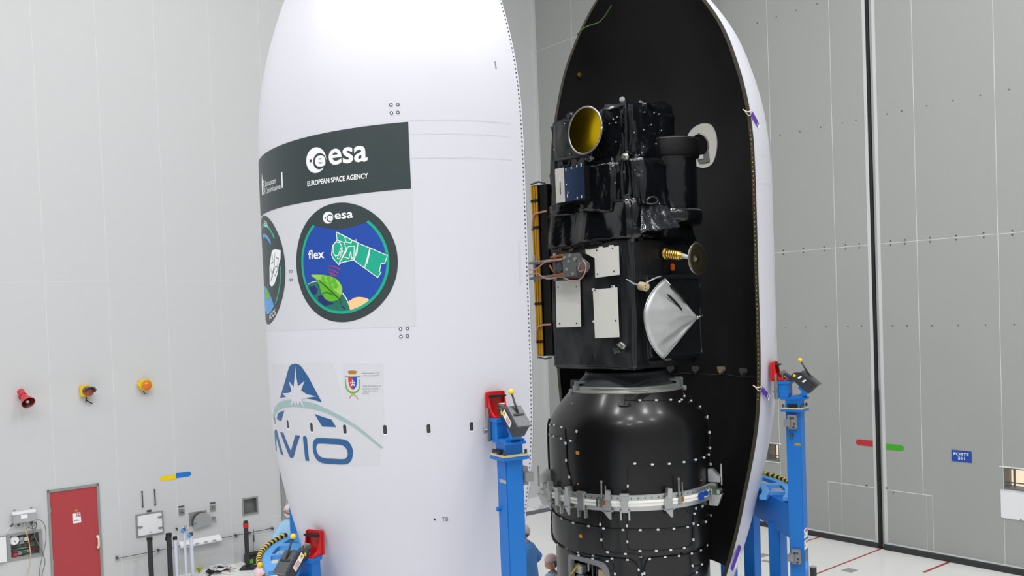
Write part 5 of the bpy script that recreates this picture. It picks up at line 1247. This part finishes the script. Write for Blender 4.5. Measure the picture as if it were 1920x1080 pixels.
for k in range(46):
    if k < 30: x, y, z = rr_.uniform(-.55, .62), -.695, rr_.uniform(6.6, 7.6)
    else: x, y, z = .70, rr_.uniform(-.6, .0), rr_.uniform(6.5, 7.6)
    if stud is None: b = MB(); b.sphere((0, 0, 0), .009, n=6); stud = b.build('foil_stud', 'aluminium', sat); o = stud
    else: o = copy_part(stud, sat)
    o.location = (x, y, z_(z))

# ================================================================== BLUE HANDLING FRAMES
def clamp_head(parent, dz=0., label=None, side=-1, decals='big'):
    """jack head in the post's frame: +x points away from the fairing, z = 4.0 is the post top"""
    def B(name, m, par=parent): 
        return lambda mb: mb.build(name, m, par, loc=(0, 0, dz))
    b = MB(); b.b2((-.20, -.09, 4.0), (-.05, .09, 4.19), bev=.006); b.b2((-.22, -.10, 4.17), (-.03, .10, 4.21), bev=.005); b.b2((-.15, -.10, 3.985), (.15, .10, 4.01), bev=.004)
    hb = b.build('jack_block', 'blue_paint', parent, loc=(0, 0, dz))
    b = MB(); b.cyl((-.19, -.11, 4.0), (-.19, -.11, 4.30), .018, n=12); b.box((-.19, -.11, 4.1), (.05, .03, .22), bev=.004); b.cyl((-.19, -.12, 4.09), (-.19, -.16, 4.09), .022, n=12); b.build('guide_pin', 'steel', parent, loc=(0, 0, dz))
    # red pad with rubber bar
    b = MB()
    b.prism([(-.10, 4.21), (.10, 4.21), (.10, 4.43), (.085, 4.445), (-.085, 4.445), (-.10, 4.43)], lambda u, v: (-.26, u, v), lambda u, v: (-.235, u, v))
    for y in (-.09, .075): b.xz([(-.24, 4.21), (-.08, 4.21), (-.12, 4.235), (-.175, 4.27), (-.20, 4.34), (-.215, 4.44), (-.24, 4.44)], y, y+.015)
    b.b2((-.25, -.09, 4.205), (-.08, .09, 4.222)); pad = b.build('red_pad', 'red_paint', parent, loc=(0, 0, dz))
    b = MB(); b.b2((-.245, -.085, 4.395), (-.17, .085, 4.415), bev=.006); b.build('rubber_bar', 'rubber', pad)
    b = MB(); b.cyl((-.14, .0, 4.22), (-.14, 0, 4.31), .022, n=12); b.box((-.13, 0, 4.30), (.09, .05, .05), bev=.012); b.cyl((-.12, -.03, 4.33), (-.12, .03, 4.33), .014, n=10); b.build('knuckle', 'steel', parent, loc=(0, 0, dz))
    b = MB(); b.xz([(-.05, 4.215), (-.03, 4.27), (.016, 4.31), (.11, 4.313), (.286, 4.157), (.184, 4.06), (.0, 4.216)], -.06, .06); bx = b.build('jack_box', 'charcoal', parent, loc=(0, 0, dz))
    b = MB(); b.xz([(-.115, 4.285), (-.095, 4.305), (-.03, 4.255), (-.05, 4.225)], -.045, .045); b.build('jack_arm', 'charcoal', parent, loc=(0, 0, dz))
    b = MB(); b.xz([(.1, 4.315), (.29, 4.155), (.31, 4.17), (.12, 4.335)], -.07, .07); b.build('box_cover', 'dark_steel', bx)
    b = MB(); b.xz([(.07, 4.16), (.115, 4.145), (.175, 4.07), (.10, 3.99), (.03, 4.0), (.105, 4.075), (.06, 4.12)], -.05, .05); b.b2((-.02, -.1, 3.99), (.12, .1, 4.03), bev=.004); b.build('link', 'blue_paint', parent, loc=(0, 0, dz))
    b = MB(); b.tube([(.20, 0, 4.255), (.085, 0, 4.45)], [.012, .009], n=10); b.cyl((.20, -.05, 4.255), (.20, .05, 4.255), .018, n=12); lv = b.build('lever', 'charcoal', parent, loc=(0, 0, dz))
    b = MB(); b.sphere((.08, 0, 4.458), .027, n=16); b.build('knob', 'yellow_paint', lv)
    for sd in (-1, 1):
        y = sd*.061; w = sd*.001
        def lab(poly, m, nm, lay=1):
            b = MB(); b.xz(poly, y, y+w*lay); b.build(nm, m, bx)
        if decals == 'big':
            u = Vector((.76, -.65)); v = Vector((.65, .76)); c = Vector((.10, 4.215))
            def q(a, s): return tuple(c + u*a + v*s)
            lab([q(-.10, -.032), q(.075, -.032), q(.075, .032), q(-.10, .032)], 'decal_white', 'warning_label')
            lab([q(-.09, -.025), q(-.04, 0), q(-.09, .025)], 'sign_yellow', 'warning_triangle', 2); lab([q(-.08, -.008), q(-.06, 0), q(-.08, .008)], 'rubber', 'warning_mark', 3)
            for k in range(3): lab([q(-.02, -.022+.016*k), q(.06, -.022+.016*k), q(.06, -.014+.016*k), q(-.02, -.014+.016*k)], 'crest_red' if k else 'grey_text', 'warning_line', 2)
            lab([(-.02, 4.245), (.005, 4.265), (-.005, 4.29), (-.025, 4.275)], 'sign_yellow', 'yellow_sticker')
        else:
            lab([(.0, 4.27), (.03, 4.255), (.045, 4.28), (.015, 4.295)], 'sign_yellow', 'yellow_sticker')
            lab([(.06, 4.25), (.10, 4.275), (.115, 4.26), (.075, 4.235)], 'decal_white', 'white_sticker'); lab([(.11, 4.205), (.15, 4.232), (.165, 4.217), (.125, 4.19)], 'decal_white', 'white_sticker')
def post(parent, frame, h=3.99, w=.24, flange=True, socket=(), labels=()):
    """frame: an Empty-free local transform (x, y, rot) inside the trolley"""
    x, y, a = frame
    p = bpy.data.objects.new('post', None); return p
def make_post(trolley, ox, oy, a, zt, name='post'):
    b = MB(); b.b2((-.12, -.12, .12), (.12, .12, zt), bev=.012); o = b.build(name, 'blue_paint', trolley, loc=(ox, oy, 0), rotz=a); return o
def sector(parent, r0, r1, a0, a1, z, ax, holes):
    """walkway plate: a ring sector about the fairing axis, with openings"""
    b = MB(); n = 24
    def P(r, a, zz): return (ax[0]+r*sin(a), ax[1]-r*cos(a), zz)
    edges_r = [r0, r0+.09, r1-.09, r1]
    for i in range(n):
        t0 = a0+(a1-a0)*i/n; t1 = a0+(a1-a0)*(i+1)/n; mid = (i+.5)/n
        for j in range(3):
            if j == 1 and any(h0 < mid < h1 for h0, h1 in holes): continue
            ra, rb = edges_r[j], edges_r[j+1]
            vs = [P(ra, t0, z), P(rb, t0, z), P(rb, t1, z), P(ra, t1, z), P(ra, t0, z-.05), P(rb, t0, z-.05), P(rb, t1, z-.05), P(ra, t1, z-.05)]
            b.raw(vs, [(0, 1, 2, 3), (7, 6, 5, 4), (0, 4, 5, 1), (1, 5, 6, 2), (2, 6, 7, 3), (3, 7, 4, 0)])
    return b.build('walkway', 'blue_paint_light', parent)
def guard(parent, r, a0, a1, z, ax, n=26):
    """padded yellow and black edge"""
    for i in range(n):
        t0 = a0+(a1-a0)*i/n; t1 = a0+(a1-a0)*(i+1)/n
        b = MB(); b.tube([(ax[0]+r*sin(t), ax[1]-r*cos(t), z) for t in (t0, (t0+t1)/2, t1)], .03, n=10); b.build('edge_guard', 'yellow_paint' if i % 2 == 0 else 'rubber', parent)
def bar(mb, p, q, w, h, m=None):
    p = Vector(p); q = Vector(q); d = q-p; mb.box((p+q)/2, (d.length, w, h), m, rot=d.to_track_quat('X', 'Z').to_matrix().to_4x4(), bev=.008)
def socket_box(parent, x, y, z, rz=0.):
    o = MB(); o.box((0, -.03, 0), (.11, .06, .17), bev=.006); o.box((-.05, -.05, -.01), (.08, .09, .09), bev=.006); sb = o.build('socket_box', 'frame_grey', parent, loc=(x, y, z), rotz=rz)
    for dx, dz in ((.02, .05), (.03, -.02), (.02, -.06), (-.01, .05)):
        o = MB(); o.cyl((dx, -.058, dz), (dx, -.066, dz), .013, n=10); o.build('socket_hole', 'slot_dark', sb)
# ---- left frame
def at_axis(ax, r, deg): a = R(deg); return ax[0]+r*sin(a), ax[1]-r*cos(a)
def out_rot(deg): return R(deg) - pi/2       # local +x = outward
lf_ = thing('handling_frame', 'blue handling frame with jacks holding the white fairing half', 'handling frame', (*LAX, 0))
def make_support(fr, ax, r, deg, zt, decals, with_socket, plates=True, twist=0.):
    a = out_rot(deg); x, y = r*sin(R(deg)), -r*cos(R(deg))
    o = MB(); o.b2((-.09, -.09, .1), (.09, .09, zt-.13), bev=.008); pst = o.build('column', 'blue_paint', fr, loc=(x, y, 0), rotz=a)
    if plates:
        o = MB(); o.b2((-.135, -.135, zt-.16), (.135, .135, zt-.13), 'blue_paint', bev=.004); o.b2((-.13, -.13, zt-.13), (.13, .13, zt-.11), 'beige_box', bev=.003); o.b2((-.09, -.09, zt-.11), (.09, .09, zt), 'blue_paint')
        for u in (-1, 1):
            for v in (-1, 1): o.cyl((.11*u, .11*v, zt-.105), (.11*u, .11*v, zt-.07), .014, 'dark_steel', n=8)
        o.box((.0, -.1, zt-.08), (.12, .06, .03), 'rubber', bev=.006); o.build('top_plate', 'blue_paint', pst)
    h = bpy.data.objects.new('jack_head', None); COL.objects.link(h); h.parent = fr; q_ = Vector((x, y, 0)) + Matrix.Rotation(a, 3, 'Z') @ Vector((-.25, 0, 0)) - Matrix.Rotation(a+twist, 3, 'Z') @ Vector((-.25, 0, 0)); h.location = (q_.x, q_.y, zt-4.0); h.rotation_euler = (0, 0, a+twist)
    clamp_head(h, 0., decals=decals)
    if with_socket:
        sx, sz = with_socket; socket_box(pst, sx[0], sx[1], sz, sx[2])
    return pst
pA = make_support(lf_, LAX, 1.92, 28.5, 4.0, 'big', ((.02, .09, pi), 3.68))
o = MB(); o.b2((-.04, -.092, 3.63), (.085, -.09, 3.66)); o.build('label_strip', 'grey_plastic', pA)
o = MB(); o.cyl((-.06, -.09, 3.38), (-.06, -.12, 3.38), .022, n=12); o.build('lifting_stub', 'blue_paint', pA)
pB = make_support(lf_, LAX, 1.98, -122, 4.0, 'big', None)
pC = make_support(lf_, LAX, 1.77, -42, 2.68, 'big', None, True, R(16))
wk = sector(lf_, 1.45, 1.80, R(-60), R(-114), 2.67, (0, 0), ((.16, .36), (.42, .62), (.7, .86)))
guard(lf_, 1.83, R(-67), R(-108), 2.68, (0, 0))
for (d0, d1) in ((-42, -123.5), (-42, 28.5)):
    b = MB(); p = (1.72*sin(R(d0)), -1.72*cos(R(d0))); q = (1.92*sin(R(d1)), -1.92*cos(R(d1))); 
    if d1 < 0: bar(b, (*p, 2.40), (*q, 2.40), .14, .35); b.build('upper_beam', 'blue_paint', lf_); b = MB()
    bar(b, (*p, .16), (*q, .16), .2, .2); b.build('beam', 'blue_paint', lf_)
for deg, r in ((28.5, 1.92), (-122, 1.98), (-42, 1.72)):
    b = MB(); x, y = r*sin(R(deg)), -r*cos(R(deg)); b.cyl((x, y, .0), (x, y, .06), .09, n=20); b.cyl((x, y, .06), (x, y, .12), .05, n=16); b.build('foot', 'dark_steel', lf_)
# ---- right frame
rf_ = thing('handling_frame', 'blue handling frame with jacks holding the black-lined fairing half', 'handling frame', (*RAX, 0))
pD = make_support(rf_, RAX, 1.93, 57, 4.0, 'small', ((-.0, -.09, 0), 3.72))
socket_box(pD, .0, -.09, 2.08, 0)
o = MB(); o.b2((.01, -.0915, 3.43), (.085, -.09, 3.46)); o.build('label_strip', 'gold', pD)
o = MB(); o.cyl((-.02, -.09, 3.55), (-.02, -.12, 3.55), .022, n=12); o.build('lifting_stub', 'dark_steel', pD)
for z, m in ((2.36, 'decal_white'), (2.22, 'decal_white')):
    o = MB(); o.b2((.0905, -.085, z-.06), (.092, .06, z+.05)); lb = o.build('warning_label', m, pD)
    o = MB(); o.b2((.092, -.03, z+.01), (.0928, .05, z+.04)); o.build('label_stripe', 'crest_red' if z > 2.3 else 'orange_kapton', lb)
    o = MB(); o.prism([(-.075, z-.04), (-.03, z-.02), (-.075, z+.02)], lambda u, v: (.092, u, v), lambda u, v: (.0932, u, v)); o.build('label_mark', 'rubber' if z > 2.3 else 'orange_kapton', lb)
o = MB(); o.b2((.0905, -.07, 2.02), (.092, .06, 2.15)); o.build('data_plate', 'recess_grey', pD)
o = MB(); o.prism([(-.02+.05*cos(a), 1.96+.06*sin(a)) for a in [2*pi*i/20 for i in range(20)]], lambda u, v: (.0905, u, v), lambda u, v: (.092, u, v)); o.build('round_sticker', 'sky_blue', pD)
pE = make_support(rf_, RAX, 1.80, 134.5, 2.68, 'small', None)
pF = make_support(rf_, RAX, 1.93, 205, 4.0, 'small', None)
sector(rf_, 1.42, 1.80, R(62), R(126), 2.74, (0, 0), ((.02, .16), (.22, .40), (.5, .7)))
guard(rf_, 1.83, R(70), R(122), 2.76, (0, 0))
b = MB(); p = (1.93*sin(R(57)), -1.93*cos(R(57))); q = (1.8*sin(R(134.5)), -1.8*cos(R(134.5)))
bar(b, (*p, 2.46), (*q, 2.56), .16, .40); b.build('upper_beam', 'blue_paint', rf_); b = MB(); bar(b, (*p, .16), (*q, .16), .2, .2); b.build('beam', 'blue_paint', rf_)
for k, f in ((1, .26), (2, .62)):
    b = MB(); x, y = p[0]+(q[0]-p[0])*f, p[1]+(q[1]-p[1])*f; b.box((x, y, 1.3), (.17, .17, 2.1), rot=Matrix.Rotation(R(40), 4, 'Z'), bev=.008); b.build('leg', 'blue_paint', rf_)
b = MB(); q2 = (1.93*sin(R(205)), -1.93*cos(R(205))); bar(b, (*q, .16), (*q2, .16), .2, .2); b.build('beam', 'blue_paint', rf_)
for x, y in (p, q, q2):
    b = MB(); b.cyl((x, y, .0), (x, y, .06), .09, n=20); b.cyl((x, y, .06), (x, y, .12), .05, n=16); b.build('foot', 'dark_steel', rf_)

# ================================================================== PEOPLE
def skin_mesh(joints, edges, sub=2):
    me = bpy.data.meshes.new('s'); me.from_pydata([j[0] for j in joints], edges, []); me.update()
    o = bpy.data.objects.new('s', me); COL.objects.link(o)
    o.modifiers.new('k', 'SKIN'); sv = me.skin_vertices[0].data
    for i, j in enumerate(joints):
        r = j[1]; sv[i].radius = r if isinstance(r, tuple) else (r, r)
    sv[0].use_root = True
    s = o.modifiers.new('u', 'SUBSURF'); s.levels = sub; s.render_levels = sub
    dg = bpy.context.evaluated_depsgraph_get(); ev = o.evaluated_get(dg); em = ev.to_mesh()
    vs = [tuple(v.co) for v in em.vertices]; fs = [tuple(p.vertices) for p in em.polygons]
    ev.to_mesh_clear(); bpy.data.objects.remove(o); return vs, fs
def person(label, loc, face, gown, net, arms, lean=0., head_tilt=(0, 0), mask=False, scale=1., glasses=False, strap=False):
    """stands at loc looking along local -y turned by `face`; arms = (left elbow, left wrist, right elbow, right wrist)"""
    t = thing('person', label, 'person', loc, face); t.scale = (scale,)*3
    L = R(lean)
    def ln(p):      # lean forward from the pelvis
        if p[2] <= .95: return p
        dz = p[2]-.95; return (p[0], p[1]*cos(L) - dz*sin(L), .95 + dz*cos(L) + p[1]*0)
    J = [((0, 0, .95), (.15, .11)), ((0, .0, 1.15), (.14, .10)), ((0, 0, 1.34), (.165, .105)), ((0, .005, 1.46), .06), ((0, -.005, 1.55), .052),
         ((.17, 0, 1.40), .045), (arms[0], .045), (arms[1], .03), ((-.17, 0, 1.40), .045), (arms[2], .045), (arms[3], .03),
         ((.09, 0, .88), .09), ((.10, -.01, .50), .06), ((.10, .02, .09), .042), ((.105, -.14, .05), .04),
         ((-.09, 0, .88), .09), ((-.10, -.01, .50), .06), ((-.10, .02, .09), .042), ((-.105, -.14, .05), .04)]
    E_ = [(0, 1), (1, 2), (2, 3), (3, 4), (2, 5), (5, 6), (6, 7), (2, 8), (8, 9), (9, 10), (0, 11), (11, 12), (12, 13), (13, 14), (0, 15), (15, 16), (16, 17), (17, 18)]
    J = [(ln(p), r) for p, r in J]
    b = MB(); vs, fs = skin_mesh(J, E_); b.raw(vs, fs, 'skin', True)
    # head with face
    hc = Vector(J[4][0]) + Vector((0, -.02, .10)); HR = Matrix.Rotation(R(head_tilt[1]), 4, 'Z') @ Matrix.Rotation(R(head_tilt[0]), 4, 'X')
    def hp(x, y, z): return hc + HR @ Vector((x, y, z))
    hm = bmesh.new(); bmesh.ops.create_uvsphere(hm, u_segments=28, v_segments=20, radius=1)
    for v in hm.verts:
        x, y, z = v.co; sx = .077*(1-.18*max(0, -z)); sy = .098; sz = .118
        q = Vector((x*sx, y*sy, z*sz))
        if y < 0 and z < 0: q.y *= 1 + .06*(-z)                       # jaw
        if y < -.6: q.y -= .022*math.exp(-((x/.16)**2 + ((z+.12)/.2)**2))  # nose
        if y < -.5: q.y += .010*(math.exp(-(((abs(x)-.36)/.16)**2 + ((z-.08)/.12)**2)))  # eye sockets
        if y < -.6: q.y -= .006*math.exp(-((x/.3)**2 + ((z+.46)/.07)**2)) # lips
        v.co = hc + HR @ q
    for f in hm.faces: f.smooth = True
    b._add(hm, Matrix.Identity(4), 'skin', True)
    for s in (-1, 1): b.sphere(hp(s*.078, .005, -.01), .028, 'skin', 10, (.35, .7, 1.1))
    # hands: palm, four fingers and thumb
    for wrist, elbow, s in ((J[7][0], J[6][0], 1), (J[10][0], J[9][0], -1)):
        w = Vector(wrist); d = (w-Vector(elbow)).normalized(); side = d.cross(Vector((0, 0, 1))); side = side.normalized() if side.length > .1 else Vector((1, 0, 0)); nrm = side.cross(d).normalized()
        b.sphere(w+d*.05, .045, 'glove', 12, (1, 1, 1)); 
        for k in range(4):
            o_ = side*(.030-.020*k); l = (.07, .08, .075, .058)[k]; p0 = w+d*.075+o_
            b.tube([p0, p0+d*l*.45-nrm*.006, p0+d*l*.75-nrm*.022, p0+d*l*.9-nrm*.04], [.0095, .009, .0085, .006], 'glove', 8)
        p0 = w+d*.03+side*.036*1; b.tube([p0, p0+d*.025+side*.02, p0+d*.055+side*.022-nrm*.01], [.011, .010, .007], 'glove', 8)
    body = b.build('body', 'skin', t)
    # hair net
    n_ = MB(); hm = bmesh.new(); bmesh.ops.create_uvsphere(hm, u_segments=30, v_segments=20, radius=1)
    for v in list(hm.verts):
        x, y, z = v.co; cut = .12 + (.35 if y < -.2 else -.55 if y > .3 else 0)*min(1, abs(y))
        if z < cut - .1: hm.verts.remove(v); continue
        k = 1 + .035*noise.noise(v.co*4)
        v.co = hc + HR @ Vector((x*.089*k, y*.112*k + .004, z*.130*k + .003))
    for f in hm.faces: f.smooth = True
    n_._add(hm, Matrix.Identity(4), net, True); ho = n_.build('hair_net', net, t); md = ho.modifiers.new('t', 'SOLIDIFY'); md.thickness = .004
    n_ = MB(); n_.sphere(hp(0, .03, -.005), .09, 'hair_grey', 16, (.93, .92, .95)); n_.build('hair', 'hair_grey', t)
    for s in (-1, 1):
        e = MB(); e.sphere(hp(s*.031, -.088, .008), .012, 'decal_white', 10); e.sphere(hp(s*.031, -.0985, .008), .006, 'rubber', 8); e.build('eye', 'decal_white', t)
    m_ = MB(); m_.tube([hp(-.024, -.099, -.056), hp(0, -.104, -.054), hp(.024, -.099, -.056)], .004, 'red_plastic', 6); m_.build('mouth', 'red_plastic', t)
    if mask:
        m_ = MB(); hm = bmesh.new(); bmesh.ops.create_uvsphere(hm, u_segments=24, v_segments=16, radius=1)
        for v in list(hm.verts):
            x, y, z = v.co
            if y > .1 or z > -.02: hm.verts.remove(v); continue
            v.co = hc + HR @ Vector((x*.086, y*.122, z*.128))
        for f in hm.faces: f.smooth = True
        m_._add(hm, Matrix.Identity(4), 'mask_cloth', True); mo = m_.build('face_mask', 'mask_cloth', t); md = mo.modifiers.new('t', 'SOLIDIFY'); md.thickness = .004
    if glasses:
        g = MB()
        for s in (-1, 1): g.tube([hp(s*.033+.024*cos(2*pi*i/16), -.108, .006+.018*sin(2*pi*i/16)) for i in range(17)], .003, None, 6); g.tube([hp(s*.057, -.105, .008), hp(s*.08, -.02, .008)], .003, None, 6)
        g.tube([hp(-.01, -.11, .008), hp(.01, -.11, .008)], .003, None, 6); g.build('glasses', 'rubber', t)
    # gown: torso rings plus sleeves
    gm = MB(); rings = []
    for z, rx, ry, cy in ((.32, .25, .21, 0), (.6, .245, .20, 0), (.95, .225, .175, 0), (1.12, .215, .165, 0), (1.3, .23, .155, 0), (1.39, .215, .135, 0), (1.445, .16, .115, 0), (1.475, .09, .085, 0), (1.50, .072, .075, 0)):
        ring = []
        for i in range(36):
            a = 2*pi*i/36; k = 1 + .035*noise.noise(Vector((cos(a)*2, sin(a)*2, z*3)))*(2 if z < 1.2 else 1)
            p = ln((rx*cos(a)*k, ry*sin(a)*k+cy, z)); ring.append(gm.bm.verts.new(p))
        rings.append(ring)
    for a, c in zip(rings, rings[1:]):
        for i in range(36):
            f = gm.bm.faces.new((a[i], a[(i+1) % 36], c[(i+1) % 36], c[i])); f.smooth = True
    for s, el, wr in ((1, J[6][0], J[7][0]), (-1, J[9][0], J[10][0])):
        sh = Vector(ln((s*.10, 0, 1.37))); el = Vector(el); wr = Vector(wr)
        pts = smooth_poly([tuple(sh), tuple(sh*.45+el*.55+Vector((s*.01, 0, 0))), tuple(el), tuple(el*.5+wr*.5), tuple(wr)], 4, False)
        n = len(pts); gm.tube(pts, [.10-.040*i/(n-1)+.006*sin(i*2.1) for i in range(n)], None, 14)
    gm.build('gown', gown, t)
    if strap:
        s_ = MB(); s_.tube([ln((.14, -.125, 1.40)), ln((.04, -.19, 1.25)), ln((-.10, -.20, 1.1)), ln((-.2, -.15, 1.0))], .016, None, 6); s_.build('strap', 'rubber', t)
    return t
AD = ((.27, -.02, 1.14), (.23, -.12, .92), (-.27, -.02, 1.14), (-.23, -.12, .92))
person('person in pale blue gown, white mask and hair net behind the blue walkway', (-4.33, 17.25, 0), R(25), 'gown_pale', 'hairnet',
       ((.28, -.06, 1.14), (.06, -.26, 1.10), (-.28, -.06, 1.14), (-.02, -.28, 1.06)), mask=True, glasses=True, strap=True, scale=.96, head_tilt=(12, 10))
person('person in blue gown and hair net half hidden by the left blue column', (.09, 14.75, 0), R(-125), 'gown_blue', 'hairnet',
       ((.30, .02, 1.16), (.18, -.2, 1.02), (-.30, .02, 1.16), (-.12, -.24, 1.04)), scale=.985, head_tilt=(10, 0))
person('person with pink hair net and pale gown looking down beside the black drum', (.46, 13.1, 0), R(-68), 'gown_pale', 'hairnet_pink', AD, scale=.955, head_tilt=(18, 0))
person('person in pink hair net at the foot of the yellow-edged blue walkway', (-3.62, 12.75, 0), R(150), 'gown_pale', 'hairnet_pink', AD, scale=1.0, head_tilt=(14, 0), mask=True)

# repeats that stand at top level share a group
GROUPS = {'arrow_sign': 'coloured direction arrows on the walls', 'wall_rod': 'rods above the wall hatch', 'wall_socket': 'square sockets on the left wall', 'barrier_post': 'black floor posts by the left wall', 'floor_tube': 'pale tubes by the left wall', 'power_strip': 'power strips on the floor', 'floor_cable': 'cables on the floor by the left wall',
          'purple_tag': 'purple tags on the fairing edge', 'fairing_half': 'fairing halves', 'handling_frame': 'blue handling frames', 'switch_box': 'switch boxes by the corner column', 'person': 'technicians in gowns'}
for o in list(bpy.data.objects):
    k = o.name.split('.')[0]
    if o.parent is None and k in GROUPS and 'label' in o.keys(): o['group'] = GROUPS[k]
